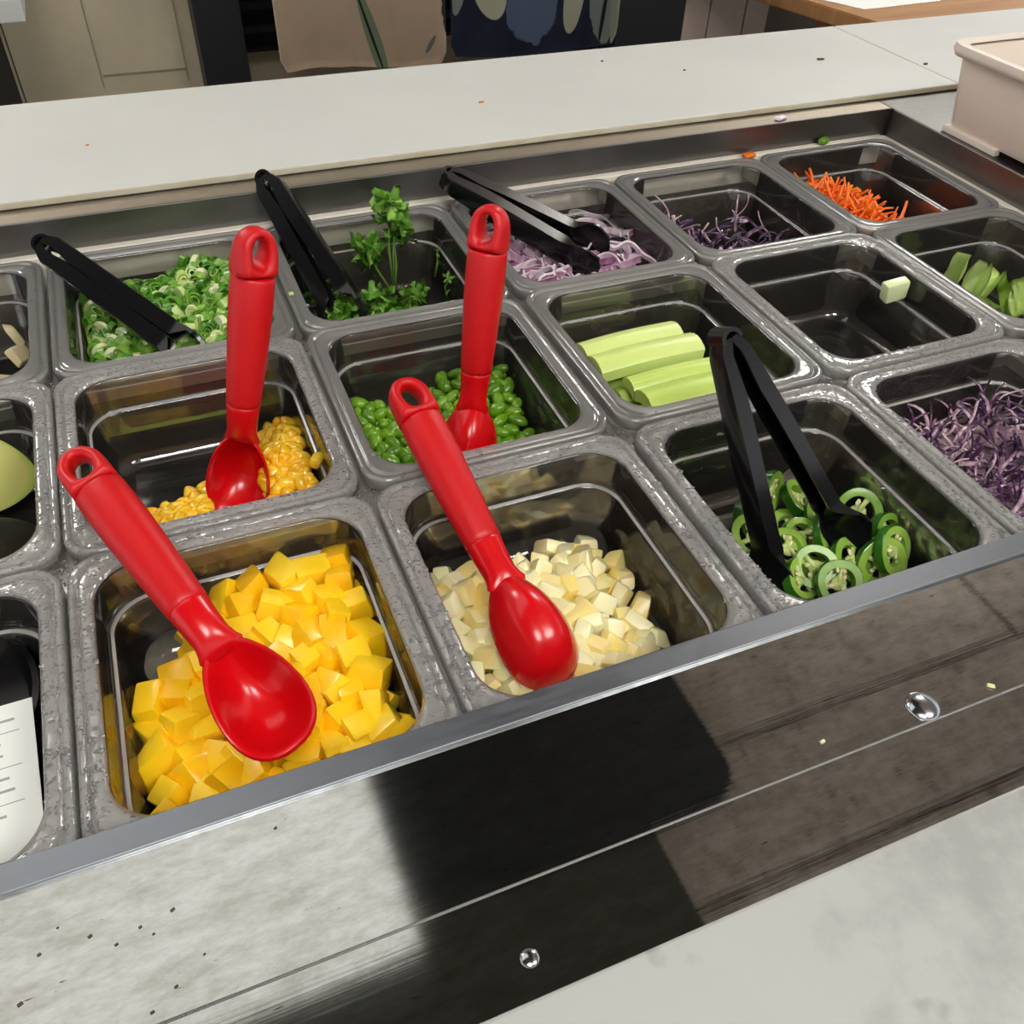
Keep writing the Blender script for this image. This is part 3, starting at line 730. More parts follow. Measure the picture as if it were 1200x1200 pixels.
# red onion
def onion_mat():
    n = NT('red_onion'); v = n.coord(); oi = n.n('ShaderNodeObjectInfo'); ns = n.noise(90, v, 2)
    c = n.ramp(ns.outputs[0], [(.3, lin((222, 202, 214))), (.6, lin((236, 222, 230))), (.85, lin((190, 146, 174)))]); n.pbsdf(c, .3, coat=.3, sss=.15); return n.m
M['onion'] = onion_mat(); M['onion_skin'] = plain('onion_skin', (214, 184, 204), .3, coat=.3, var=((130, 56, 104), 60))
def oarc(seed, R, h, span):
    r = random.Random(seed); bm = bmesh.new(); n = 14; rings = []
    for i in range(n + 1):
        a = -span / 2 + span * i / n; q = 1 + .1 * math.sin(i * .9 + seed); t = .0016
        ca, sa = math.cos(a), math.sin(a); z = .003 * math.sin(a * 1.3 + seed)
        rings.append([V((R * q * ca, R * q * sa * 1.15, z - h / 2)), V((R * q * ca, R * q * sa * 1.15, z + h / 2)), V(((R * q - t) * ca, (R * q - t) * sa * 1.15, z + h / 2)), V(((R * q - t) * ca, (R * q - t) * sa * 1.15, z - h / 2))])
    vs = loft(bm, rings, True)
    bm.faces.ensure_lookup_table()
    for i, f in enumerate(bm.faces):
        if i < 4 * n and i % 4 == 0: f.material_index = 1
    return bm
on = variants('onion_slice', [oarc(i, .013 + .0035 * (i % 4), .0045 + .001 * (i % 3), 2.4 + .5 * (i % 3)) for i in range(7)], [M['onion'], M['onion_skin']], 40)
def s_on(u, v): return -.028 + .006 * sstep(.5, .9, u) + .004 * math.sin(u * 8) - .008 * sstep(.75, 1, v)
pile('onion_slice', on, 3, 'back', s_on, .008, 4, .0115, 41, 'curved red onion slice under the black tongs', 'red onion', 'red onion slices', tilt=.5, margin=.016)

# leaves
M['leaf'] = food('cilantro_leaf', (76, 136, 34), (124, 180, 60), (170, 212, 104), rough=.4, nscale=90, bump=.4, sss=0)
M['stem'] = food('cilantro_stem', (104, 150, 50), (136, 176, 76), rough=.4, sss=0)
def leaf(seed, R):
    """lobed, crumpled leaf"""
    r = random.Random(seed); bm = bmesh.new(); n = 42; K = 5; rings = []
    cv = bm.verts.new((0, 0, 0)); prev = None
    for k in range(1, K + 1):
        ring = []
        for i in range(n):
            a = 2 * PI * i / n
            lobe = .70 + .22 * math.cos(5 * a) + .10 * math.cos(15 * a + seed)
            rr = R * k / K * (lobe if k == K else (.70 + .22 * math.cos(5 * a) * k / K))
            if abs(a - PI) < .35: rr *= .4 + abs(a - PI)
            z = R * .22 * math.sin(a * 5 + seed) * (k / K) ** 2 + R * .18 * math.sin(a * 2 + seed * 2) * (k / K) + R * .06 * math.sin(a * 15) * (k / K) ** 3
            ring.append(bm.verts.new((rr * math.cos(a), rr * math.sin(a), z)))
        for i in range(n):
            if prev is None: bm.faces.new((cv, ring[i], ring[(i + 1) % n]))
            else: bm.faces.new((prev[i], ring[i], ring[(i + 1) % n], prev[(i + 1) % n]))
        prev = ring
    bmesh.ops.solidify(bm, geom=bm.faces[:], thickness=.0004)
    return bm
lf = variants('leaf', [leaf(i, .0135) for i in range(4)], M['leaf'])
def sprig(base, tips, label, R=1., seed=0):
    """tips: list of (x, y, z, number of leaves)"""
    t = thing('cilantro_sprig', label, 'cilantro', Matrix.Translation(base), 'cilantro sprigs'); rd = random.Random(seed)
    bm = bmesh.new(); b = V(base)
    for x, y, z, nl in tips:
        p = V((x, y, z)) - b; tube(bm, [V((0, 0, 0)), p * .5 + V((rd.uniform(-.004, .004), rd.uniform(-.004, .004), .003)), p], [.0011, .0009, .0006], 6)
    obj('stem', bm, M['stem'], t)
    for x, y, z, nl in tips:
        p = V((x, y, z)) - b
        for k in range(nl):
            o = bpy.data.objects.new('leaf', lf[rd.randrange(4)]); COL.objects.link(o); o.parent = t
            o.location = p + V((rd.uniform(-.008, .008), rd.uniform(-.004, .004), rd.uniform(-.008, .008))) * (1 if nl > 1 else .2)
            o.rotation_euler = (rd.uniform(.5, 1.5), rd.uniform(-.5, .5), rd.uniform(-PI, PI)); o.scale = (R * rd.uniform(.75, 1.1),) * 3
    return t
sprig((.4274, .3000, -.0600), [(.4265, .2950, .0240, 4), (.4310, .2950, .0120, 5), (.4290, .2950, .0000, 4), (.4052, .2900, -.0058, 8)], 'leafy cilantro sprig standing up above the rim of its pan', 1.2, 3)
for i, (x, y, z) in enumerate(((.372, .300, -.052), (.392, .262, -.050), (.412, .250, -.054), (.425, .262, -.056), (.366, .240, -.050), (.380, .225, -.054), (.402, .235, -.056))):
    sprig((x, y, z), [(x + .010, y + .006, z + .010, 5), (x - .007, y + .010, z + .006, 4)], 'small cilantro sprig lying on the floor of its pan beside the tongs', .85, 20 + i)
for i, (x, y, z) in enumerate(((.4650, .300, -.036), (.4665, .270, -.045))):
    sprig((x, y, z - .012), [(x + .002, y, z, 2), (x + .001, y - .004, z + .012, 1)], 'tiny cilantro leaves stuck to the right wall of their pan', .5, 50 + i)

# lettuce pieces
M['lettuce'] = food('lettuce_green', (200, 232, 116), (216, 240, 144), (230, 246, 176), rough=.35, nscale=50, sss=.1, coat=.2)
def fold_leaf(seed, L, w):
    r = random.Random(seed); bm = bmesh.new(); n = 8; g = []
    for i in range(9):
        f = i / 8; row = []
        for j in range(n + 1):
            a = -1 + 2 * j / n; ww = w * (.6 + .4 * math.sin(f * PI)) ; row.append(bm.verts.new(((f - .5) * L, a * ww / 2, abs(a) ** 1.3 * w * .42 + .0015 * math.sin(f * 9 + a * 5 + seed))))
        g.append(row)
    for i in range(8):
        for j in range(n): bm.faces.new((g[i][j], g[i + 1][j], g[i + 1][j + 1], g[i][j + 1]))
    bmesh.ops.solidify(bm, geom=bm.faces[:], thickness=.0022); return bm
lt = variants('lettuce_piece', [fold_leaf(i, .034 + .006 * (i % 2), .022) for i in range(4)], M['lettuce'])
LT = [(.8870, .1199, -.0290, 1.45, .0, 1.0), (.9050, .1138, -.0370, 1.1, .5, 1.0), (.9140, .1092, -.0410, .8, .2, 1.0), (.9040, .0780, -.0340, .4, .9, 1.3), (.8900, .095, -.0500, .1, 2.4, 1.1), (.8740, .070, -.050, .3, .3, 1.2), (.8555, .0638, -.050, .2, 1.2, 1.1), (.8624, .0500, -.052, .1, .4, 1.2), (.8450, .0930, -.052, .2, 2., 1.1), (.8850, .040, -.052, .1, 2., 1.1), (.9150, .050, -.052, .2, 1., 1.2)]
for x, y, z, ry, rz, s in LT:
    put('lettuce_piece', rd.choice(lt), (x, y, z), (rd.uniform(-.3, .3), -ry, rz), s * .95, 'folded bright green lettuce piece in the pan at the right edge', 'lettuce', 'lettuce pieces')
# cucumber piece
M['cuke'] = food('cucumber_flesh', (206, 218, 160), (218, 228, 178), rough=.35, nscale=40)
o = put('cucumber_piece', variants('cucumber_piece', [chunk(77, .016, .010, .020, .15)], M['cuke'], 30)[0], (.7900, .0980, -.0130), (.15, 1.45, .1), 1, 'pale cucumber piece perched on the inner ledge of the empty pan', 'cucumber')

# avocado
def avo():
    M['avo'] = NT('avocado_flesh'); n = M['avo']; v = n.coord(); g = n.n('ShaderNodeTexGradient', _gradient_type='SPHERICAL')
    mp = n.n('ShaderNodeMapping'); mp.inputs['Scale'].default_value = (25, 35, 20); tc = n.n('ShaderNodeTexCoord'); n.l(tc.outputs['Object'], mp.inputs[0]); n.l(mp.outputs[0], g.inputs[0])
    c = n.ramp(g.outputs[0], [(.0, lin((96, 140, 20))), (.06, lin((150, 186, 50))), (.22, lin((204, 204, 120)))]); n.pbsdf(c, .4, sss=.1); M['avo'] = n.m
    M['avo_skin'] = plain('avocado_skin', (38, 34, 22), .5, bumps=(400, .5), var=((22, 22, 16), 60))
avo()
def avocado(loc, rot, label):
    bm = bmesh.new()
    def f(c): 
        w = 1 - .22 * c.x; return V((c.x * .038, c.y * .027 * w, max(c.z, -.02) * -.026 * w))
    blob(bm, f, 4)
    for fc in bm.faces:
        if all(abs(v.co.z) < .0008 for v in fc.verts): fc.material_index = 1
    o = obj('avocado_half', bm, [M['avo_skin'], M['avo']], None, True, 30)
    o.location = loc; o.rotation_euler = rot
    return tag(o, label, 'avocado')
avocado((.1080, .1230, -.0270), (1.05, .55, .35), 'cut avocado half facing forward in the pan left of the sweetcorn')
avocado((.1080, .0620, -.0440), (2.9, .2, .6), 'dark skinned avocado half lying skin up in front of the cut one')

# left back pan: pale pieces ; left front pan: black container and label
M['mush'] = food('pale_vegetable', (206, 190, 140), (222, 208, 164), rough=.45)
ms = variants('mushroom_slice', [chunk(90 + i, .022, .016, .006, .3, .002, .2) for i in range(3)], M['mush'], 30)
for x, y, z, rx in ((.1300, .2950, -.034, 1.3), (.1310, .280, -.042, .9), (.118, .262, -.052, .3), (.108, .248, -.056, .3), (.126, .236, -.058, .1), (.112, .228, -.060, .2), (.128, .215, -.058, .2)):
    put('mushroom_slice', rd.choice(ms), (x, y, z), (rx, .2, rd.uniform(0, 3)), 1, 'pale cut vegetable piece in the back left pan', 'vegetable', 'pale pieces in the back left pan')
ct = thing('deli_container', 'black plastic container standing inside the front left pan', 'container', Matrix.Translation((.082, -.052, FLOOR_Z)))
bm = bmesh.new(); n = 40
prof = [(.046, 0), (.052, .001), (.0565, .034), (.0590, .035), (.0590, .037), (.0560, .0375), (.0555, .033), (.051, .026), (.02, .025)]
loft(bm, [[V((a * math.cos(2 * PI * k / n), a * math.sin(2 * PI * k / n), b)) for k in range(n)] for a, b in prof]); obj('body', bm, M['tong'], ct, True, 40)
M['paper'] = plain('white_label_paper', (232, 234, 228), .6)
M['ink'] = plain('grey_print', (158, 160, 160), .7)
lb = thing('paper_label', 'white printed paper label in front of the black container in the front left pan', 'label', Matrix.Translation((.0995, -.1010, -.0265)) @ Euler((.06, .03, .04)).to_matrix().to_4x4())
bm = bmesh.new(); box(bm, -.045, .0405, -.044, .036, -.0004, .0004); obj('sheet', bm, M['paper'], lb, False)
bm = bmesh.new(); rd2 = random.Random(3)
for k in range(9):
    y = .026 - k * .0062
    if k % 3 == 1: box(bm, -.04, .034, y, y + .0003, .0004, .0006)
    else:
        x = -.038
        while x < .028:
            w = rd2.uniform(.002, .007); box(bm, x, x + w, y, y + .0012, .0004, .0006); x += w + rd2.uniform(.002, .012)
obj('print', bm, M['ink'], lb, False)

# ------------------------------------------------------------------ stray bits
M['crumb'] = plain('brown_crumb', (70, 56, 34), .6)
M['pale_crumb'] = food('pale_crumb', (214, 200, 150), (226, 214, 170))
def bit(name, loc, size, mat, label, cat, seed, flat=.5, rz=0):
    o = obj(name, chunk(seed, size, size * .6, size * flat, .2, size * .1), mat, None, True); o.location = loc; o.rotation_euler = (0, 0, rz); return tag(o, label, cat)
BZ = CZ + .0065
bit('onion_scrap', (.851, .3615, CZ + .0016), .013, M['onion'], 'scrap of red onion on the steel edge behind the back pans', 'onion', 201, .25, .3)
o = put('soybean', bn[0], (.9015, .3485, .0025), (0, 0, .4), 1.0, 'stray green soybean on the ledge behind the carrot pan', 'soybean')
bit('carrot_scrap', (.8080, .3440, .0012), .016, M['carrot'], 'orange carrot scrap on the ledge behind the two back right pans', 'carrot', 202, .2, .2)
bit('leaf_scrap', (.994, .492, BZ + .0008), .009, M['crumb'], 'small dark leaf scrap on the long cutting board near the seam', 'crumb', 203, .2, .1)
bit('dark_crumb', (1.102, .442, BZ + .0008), .005, M['crumb'], 'tiny dark crumb on the shorter cutting board', 'crumb', 204, .4)
bit('dark_crumb', (.822, .503, BZ + .0006), .003, M['crumb'], 'tiny dark crumb in the middle of the long cutting board, above the onion pan', 'crumb', 205, .4)
bit('dark_crumb', (.748, .556, BZ + .0006), .003, M['crumb'], 'tiny dark crumb near the far edge of the long cutting board by the dark cloth', 'crumb', 206, .4)
bit('orange_crumb', (.575, .476, BZ + .0005), .006, M['carrot'], 'faint orange crumb on the long cutting board behind the tongs', 'crumb', 207, .15)
bit('orange_crumb', (.210, .477, BZ + .0005), .003, M['carrot'], 'tiny orange crumb on the left end of the long cutting board', 'crumb', 208, .3)
bit('scallion_bit', (.3290, .2250, .0012), .004, M['scal_pale'], 'pale scallion bit on the rim between scallion and cilantro pans', 'scallion', 209, .5)
bit('white_crumb', (.4520, -.2440, CZ + .0006), .0022, M['pale_crumb'], 'tiny white crumb on the steel front panel left of the rivet', 'crumb', 210, .5)
bit('white_crumb', (.5390, -.2480, CZ + .0006), .0035, M['pale_crumb'], 'small white crumb on the steel front panel right of the rivet', 'crumb', 211, .3, -.6)
rd = random.Random(9)
for x, y in ((.178, -.222), (.186, -.219), (.190, -.223), (.197, -.217), (.160, -.209), (.154, -.216), (.148, -.230), (.205, -.236), (.195, -.243), (.187, -.248), (.182, -.252), (.236, -.200), (.170, -.216)):
    bit('dark_fleck', (x, y, CZ + .0003), rd.uniform(.0009, .0019), M['crumb'], 'tiny dark fleck on the bright left part of the steel front panel', 'crumb', 220 + int(x * 1000), .2, .4)['group'] = 'dark flecks on the steel panel'
o = put('corn_kernel', cn[0], (.3060, .0560, -.020), (.3, .2, 1), .95, 'sweetcorn kernel stuck to the right wall of the sweetcorn pan', 'sweetcorn')
for k, (x, y, z) in enumerate(((.5990, -.0520, -.055), (.6080, -.0340, -.045))):
    o = put('pepper_seed', jp[0].children[1].data, (x, y, z), (1.2, 0, 1.3), 1.3, 'loose pale pepper seed on the back wall of the jalapeno pan', 'seed', 'loose pepper seeds')

M['water'] = NT('water_drop'); n_ = M['water']; p_ = n_.pbsdf((1, 1, 1, 1), .02); p_.inputs['Transmission Weight'].default_value = .85; p_.inputs['IOR'].default_value = 1.33; M['water'] = n_.m
bm = bmesh.new(); rd = random.Random(77)
tmp = bmesh.new(); bmesh.ops.create_icosphere(tmp, subdivisions=1, radius=1); DV = [v.co.copy() for v in tmp.verts]; DF = [[v.index for v in f.verts] for f in tmp.faces]; tmp.free()
def drop(x, y, z, r, e=1.):
    a = rd.uniform(0, PI); vs = []
    for c in DV:
        px, py = c.x * r * e, c.y * r
        vs.append(bm.verts.new((x + px * math.cos(a) - py * math.sin(a), y + px * math.sin(a) + py * math.cos(a), z + max(c.z, -.1) * r * .55)))
    for f in DF: bm.faces.new([vs[k] for k in f])
WET = {(0, 'front'): 190, (1, 'front'): 260, (2, 'front'): 300, (3, 'front'): 300, (4, 'front'): 90, (1, 'middle'): 130, (2, 'middle'): 40, (0, 'middle'): 110, (3, 'middle'): 50, (4, 'middle'): 90, (0, 'back'): 30, (1, 'back'): 25, (2, 'back'): 20}
for (c, r), k in WET.items():
    px, py = PANPOS[(c, r)]
    for q_ in range(k):
        d = rd.uniform(.0015, .0112); hx, hy = PW / 2 - d, PD / 2 - d
        if rd.random() < .62: x, y = px + rd.choice((-1, 1)) * hx, py + (rd.uniform(-1, 1) if rd.random() < .5 else -abs(rd.random()) ** .6) * (hy - .012)
        elif rd.random() < .6: x, y = px + rd.uniform(-1, 1) * (hx - .012), py - hy
        else: x, y = px + rd.uniform(-1, 1) * (hx - .012), py + hy
        drop(x, y, -.0002 if not .0042 < d < .0056 else -.0014, rd.uniform(.0003, .0011) if rd.random() < .85 else rd.uniform(.001, .0017), rd.uniform(1, 1.7))
for q_ in range(420):   # and on the bars between the pans
    xb = rd.choice(XB[1:5]); x, y = xb + rd.uniform(-.008, .008), (0 if rd.random() < .5 else .172) + rd.uniform(-.010, .010)
    drop(x, y, -.0100, rd.uniform(.0004, .0012), rd.uniform(1, 1.6))
tag(obj('water_droplets', bm, M['water'], None, True), 'fine water droplets beaded on the rims of the front pans', 'water droplets', kind='stuff')

# ------------------------------------------------------------------ kitchen behind
FZ = -.9
def gm(name, a, b, sc, rough=.6, axis=(1, 1, 1)):
    n = NT(name); v = n.coord(axis); ns = n.noise(sc, v, 5, .6); n.pbsdf(n.ramp(ns.outputs[0], [(.35, lin(a)), (.65, lin(b))]), rough); return n.m
M['cab1'] = gm('beige_laminate', (208, 195, 164), (194, 182, 154), 9)
M['groove'] = plain('beige_groove', (150, 138, 112), .7)
M['cab2'] = gm('brown_laminate', (200, 180, 166), (184, 164, 150), 8)
M['darkcab'] = plain('dark_panel', (58, 54, 48), .6)
M['blackm'] = plain('black_frame', (26, 26, 30), .5)
M['wood'] = gm('light_oak', (176, 132, 84), (152, 104, 60), 4, .45, (1, 14, 1))
M['palewood'] = gm('pale_wood', (222, 208, 178), (206, 190, 160), 3, .5, (1, 12, 12))
M['floor'] = gm('grey_floor', (120, 112, 102), (104, 98, 90), 3, .6)
M['wall'] = gm('painted_wall', (196, 190, 178), (188, 182, 170), 2, .8)
struct(boxo('floor', -3.5, 4.5, -3.5, 3.6, FZ - .05, FZ, M['floor']))
struct(boxo('wall_back', -3.5, 4.5, 3.4, 3.5, FZ, 1.65, M['wall']))
cb1 = thing('kitchen_cabinet', 'beige kitchen cabinet with a framed door behind the left end of the cutting board', 'cabinet', Matrix.Translation((.24, 1.5, FZ)))
def q(o, c): o.matrix_parent_inverse = Matrix.Translation(c).inverted(); return o
q(boxo('carcass', .097, .388, 1.362, 1.85, FZ, .55, M['cab1'], cb1), (.24, 1.5, FZ))
bm = bmesh.new(); box(bm, .0985, .386, 1.350, 1.362, FZ + .1, .54, .0008)
box(bm, .222, .362, 1.3495, 1.3545, -.19, .5)
o = q(obj('door', bm, M['cab1'], cb1, False), (.24, 1.5, FZ))
bm = bmesh.new(); t_ = .0016
box(bm, .226, .362, 1.3478, 1.3510, -.1775, -.1745); box(bm, .361, .3625, 1.3478, 1.351, -.195, .5); box(bm, .222, .2235, 1.3478, 1.351, -.195, .5)
d = q(obj('panel_groove', bm, M['groove'], cb1, False), (.24, 1.5, FZ))
side = thing('dark_cabinet_or_added_block', 'dark grey cabinet side at the far left behind the cutting board', 'cabinet', Matrix.Translation((-.2, 1.5, FZ)))
q(boxo('carcass', -.8, .0945, 1.37, 1.85, FZ, -.005, M['darkcab'], side), (-.2, 1.5, FZ))
q(boxo('edge_strip', .0905, .0955, 1.362, 1.372, FZ, -.005, M['cab1'], side), (-.2, 1.5, FZ))
bm = bmesh.new(); box(bm, -.6, .158, 1.0, 1.34, -.001, .026, .002)
tag(obj('side_shelf', bm, M['board'], None, False), 'white shelf corner at the far top left of the photo', 'shelf')
# black table with cloths over its front edge
tb = thing('black_table', 'black table on square legs behind the counter with cloths hanging from it', 'table', Matrix.Translation((.85, 1.45, FZ)))
q(boxo('tabletop', .39, 1.33, 1.165, 1.75, .10, .14, M['blackm'], tb), (.85, 1.45, FZ))
for x0, x1, y in ((.383, .456, 1.25), (1.170, 1.322, 1.30), (.383, .456, 1.68), (1.25, 1.322, 1.68)):
    q(boxo('leg', x0, x1, y, y + .07, FZ, .10, M['blackm'], tb, .002), (.85, 1.45, FZ))
ov = thing('black_oven', 'black slatted unit between the table leg and the beige cloth', 'oven', Matrix.Translation((.6, 1.6, FZ)))
q(boxo('body', .46, 1.16, 1.53, 1.66, -.212, .06, M['blackm'], ov), (.6, 1.6, FZ))
for k in range(6): q(boxo('slat', .47, 1.15, 1.518, 1.532, -.20 + .04 * k, -.178 + .04 * k, M['tong'], ov), (.6, 1.6, FZ))
lw = thing('low_shelf', 'pale wooden low shelf unit seen below the black slatted unit', 'shelf', Matrix.Translation((.8, 1.65, FZ)))
q(boxo('front', .457, 1.168, 1.60, 1.64, FZ, -.214, M['palewood'], lw), (.8, 1.65, FZ))
# cloths
def print_mat(name, base, base2, shapes):
    """woven cloth with printed shapes: each shape is (colour, x, z, radius x, radius z, tilt, edge noise) in cloth coordinates"""
    n = NT(name); tc = n.n('ShaderNodeTexCoord'); v = tc.outputs['Object']
    ns = n.noise(14, v, 3); col = n.ramp(ns.outputs[0], [(.35, lin(base)), (.65, lin(base2))])
    nd = n.noise(30, v, 2)
    for c, x, z, rx, rz, tilt, ed in shapes:
        mp = n.n('ShaderNodeMapping', _vector_type='TEXTURE'); mp.inputs['Location'].default_value = (x, 0, z); mp.inputs['Rotation'].default_value = (0, tilt, 0); mp.inputs['Scale'].default_value = (rx, 1000, rz)
        n.l(v, mp.inputs[0]); ln = n.n('ShaderNodeVectorMath', _operation='LENGTH'); n.l(mp.outputs[0], ln.inputs[0])
        ad = n.n('ShaderNodeMath', _operation='MULTIPLY_ADD'); n.l(nd.outputs[0], ad.inputs[0]); ad.inputs[1].default_value = ed; n.l(ln.outputs['Value'], ad.inputs[2])
        r = n.ramp(ad.outputs[0], [(.0, WHT), (1 / 2, WHT), (1 / 2 + .015, BLK)])
        ad.use_clamp = False
        hv = n.n('ShaderNodeMath', _operation='MULTIPLY'); n.l(ad.outputs[0], hv.inputs[0]); hv.inputs[1].default_value = .5
        r = n.ramp(hv.outputs[0], [(.0, WHT), (.5, WHT), (.52, BLK)])
        mx = n.n('ShaderNodeMix', _data_type='RGBA'); n.l(r, mx.inputs[0]); n.l(col, mx.inputs[6]); mx.inputs[7].default_value = lin(c); col = mx.outputs[2]
    p = n.pbsdf(col, .9, spec=.2); nb = n.noise(500, v, 2); n.l(n.bump(nb.outputs[0], .2, .001), p.inputs['Normal']); return n.m
def drape(name, x0, x1, z0, ph, mat, label, amp=.006):
    """cloth hanging over the table's front edge, with folds"""
    bm = bmesh.new(); NX, NZ = 70, 26
    def P(u, s):
        x = x0 + (x1 - x0) * u; w = amp * math.sin(u * 13 + ph) * (1.2 - s) + amp * .4 * math.sin(u * 31 + ph)
        if s > .8: return V((x, 1.158 + w * .3 + (s - .8) / .2 * .12, .1425 + .001))
        z = z0 + (.142 - z0) * s / .8 + .006 * math.sin(u * 5 + ph) * (1 - s)
        cr = max(0, .03 - min(u, 1 - u)) * .6 * (1 - s)
        return V((x, 1.150 - abs(w), z + cr))
    g = [[bm.verts.new(P(i / NX, j / NZ)) for j in range(NZ + 1)] for i in range(NX + 1)]
    for i in range(NX):
        for j in range(NZ): bm.faces.new((g[i][j], g[i + 1][j], g[i + 1][j + 1], g[i][j + 1]))
    bmesh.ops.solidify(bm, geom=bm.faces[:], thickness=.002)
    return tag(obj(name, bm, mat, None, True), label, 'cloth', 'cloths hanging from the black table')
M['cl1'] = print_mat('beige_print_cotton', (216, 192, 164), (204, 180, 152), [((134, 148, 118), .646, -.10, .012, .085, -.28, .2), ((44, 50, 44), .640, -.085, .0022, .075, -.30, .1), ((58, 62, 66), .790, -.05, .038, .075, .0, .5), ((126, 128, 120), .742, -.112, .004, .016, .6, .1)])
M['cl2'] = print_mat('navy_print_cotton', (50, 54, 70), (42, 46, 60), [((206, 202, 176), .845, -.035, .030, .050, -.3, .1), ((150, 158, 150), .790, -.045, .012, .032, .2, .4), ((104, 118, 142), .925, -.07, .062, .075, .1, .6), ((190, 192, 168), 1.0, -.055, .020, .060, .12, .1), ((136, 142, 136), 1.055, -.07, .030, .09, -.1, .5), ((156, 156, 138), 1.080, -.06, .010, .09, 0, .2), ((40, 42, 44), 1.058, -.09, .004, .05, .1, .2)])
drape('hanging_cloth', .492, .768, -.138, .5, M['cl1'], 'beige cotton cloth with a grey green leaf print hanging behind the board', .004)
drape('hanging_cloth', .776, 1.088, -.140, 2.1, M['cl2'], 'dark blue cloth with pale and blue grey leaf prints beside the beige one', .004)
cb2 = thing('brown_cabinet', 'brown panelled cabinet behind the cutting board, left of the wooden table', 'cabinet', Matrix.Translation((1.45, 1.5, FZ)))
q(boxo('carcass', 1.335, 1.56, 1.36, 1.8, FZ, .4, M['cab2'], cb2), (1.45, 1.5, FZ))
for x0, x1 in ((1.338, 1.410), (1.413, 1.498), (1.501, 1.558)): q(boxo('door', x0, x1, 1.348, 1.36, FZ + .08, .39, M['cab2'], cb2, .001), (1.45, 1.5, FZ))
wt = thing('wooden_table', 'light brown wooden table behind the right end of the cutting board', 'table', Matrix.Translation((1.9, 1.1, FZ)))
bm = bmesh.new()
pts = [(1.431, .874), (2.6, .874), (2.6, 1.33), (1.325, 1.33)]
r1 = [V((x, y, -.06)) for x, y in pts]; r0 = [V((x, y, -.085)) for x, y in pts]; loft(bm, [r0, r1], True)
bmesh.ops.bevel(bm, geom=bm.edges[:], offset=.002, segments=2, affect='EDGES')
q(obj('tabletop', bm, M['wood'], wt, False), (1.9, 1.1, FZ))
for x, y in ((1.525, .93), (2.52, .93), (1.66, 1.26), (2.52, 1.26)): q(boxo('leg', x, x + .05, y, y + .05, FZ, -.085, M['wood'], wt, .002), (1.9, 1.1, FZ))
bm = bmesh.new(); vs = [V((1.412, 1.045, 0)), V((1.455, .952, 0)), (1.632, .962, 0), (1.66, 1.06, 0)]
loft(bm, [[V(p) + V((0, 0, -.0596)) for p in vs], [V(p) + V((0, 0, -.0590)) for p in vs]], True)
tag(obj('paper_sheet', bm, M['paper'], None, False), 'white sheet of paper lying on the wooden table', 'paper')

dk = thing('dark_cabinet_or_added_block', 'dark brown block added behind the wooden table for its apron and shadow', 'cabinet', Matrix.Translation((2.1, 1.7, FZ)))
q(boxo('carcass', 1.565, 2.75, 1.42, 1.85, FZ, -.10, plain('dark_brown_apron_and_shadow', (84, 72, 62), .6), dk), (2.1, 1.7, FZ))  # dark colour stands for the table's apron and shadow

# ------------------------------------------------------------------ ceiling and lights
def plank_mat():
    n = NT('brown_grey_ceiling_planks'); v = n.coord((10, 26, 10)); a = n.noise(1, v, 5, .65)
    v2 = n.coord((26, 60, 26)); b = n.noise(1, v2, 4, .7)
    c = n.ramp(b.outputs[0], [(.33, lin((86, 76, 70))), (.42, lin((172, 160, 152))), (.7, lin((188, 176, 168)))])
    n.pbsdf(c, .8); return n.m
M['plank'] = plank_mat()
CH = 1.6
bm = bmesh.new()
ys = [-.15 - .33 * 2, -.15 - .33, -.155 + .0, .170, .500, .830, 1.16, 1.49, 1.82]
rdp = random.Random(1)
for i, (y0, y1) in enumerate(zip(ys, ys[1:])):
    xs = [-2.5, .935, 3.6] if i % 2 == 1 else ([-2.5, -.4, 2.19, 3.6] if i % 2 == 0 else [])
    if (y0, y1) == (.170, .500): xs = [-2.5, .935, 3.6]
    if (y0, y1) == (.500, .830): xs = [-2.5, -.4, 2.19, 3.6]
    for x0, x1 in zip(xs, xs[1:]): box(bm, x0 + .008, x1 - .008, y0 + .008, y1 - .008, CH, CH + .02)
box(bm, -3.5, 4.5, -3.5, -.82, CH, CH + .02); box(bm, -3.5, 4.5, 1.83, 3.5, CH, CH + .02); box(bm, 3.61, 4.5, -.82, 1.82, CH, CH + .02); box(bm, -3.5, -2.51, -.82, 1.82, CH, CH + .02)
box(bm, -3.5, 4.5, -3.5, 3.5, CH + .021, CH + .05, mi=1)
struct(obj('ceiling', bm, [M['plank'], M['black']], None, False))
# dark duct under the ceiling whose underside mirrors in the steel
def rrp(x0, x1, y0, y1, r, z, n=8):
    pts = []
    for cx, cy, a0 in ((x1 - r, y1 - r, 0), (x0 + r, y1 - r, 90), (x0 + r, y0 + r, 180), (x1 - r, y0 + r, 270)):
        for k in range(n + 1):
            a = math.radians(a0 + 90 * k / n); pts.append(V((cx + r * math.cos(a), cy + r * math.sin(a), z)))
    return pts
bm = bmesh.new(); loft(bm, [rrp(.400, 1.20, .36, 1.7, .09, CH - .004), rrp(.400, 1.20, .36, 1.7, .09, CH - .03)], True)
M['duct'] = plain('dark_blue_black_panel', (34, 36, 40), .6)
tag(obj('ceiling_panel', bm, M['duct'], None, False), 'dark ceiling panel with rounded corners mirrored in the steel counter', 'ceiling panel')
bm = bmesh.new(); box(bm, -2.3, .40, -.6, .298, CH - .03, CH - .004); box(bm, .4001, .95, -.6, .355, CH - .03, CH - .004)
M['duct2'] = plain('olive_dark_panel', (62, 62, 54), .6)
tag(obj('ceiling_beam', bm, M['duct2'], None, False), 'dark olive beam under the ceiling mirrored below the bright strip', 'beam')

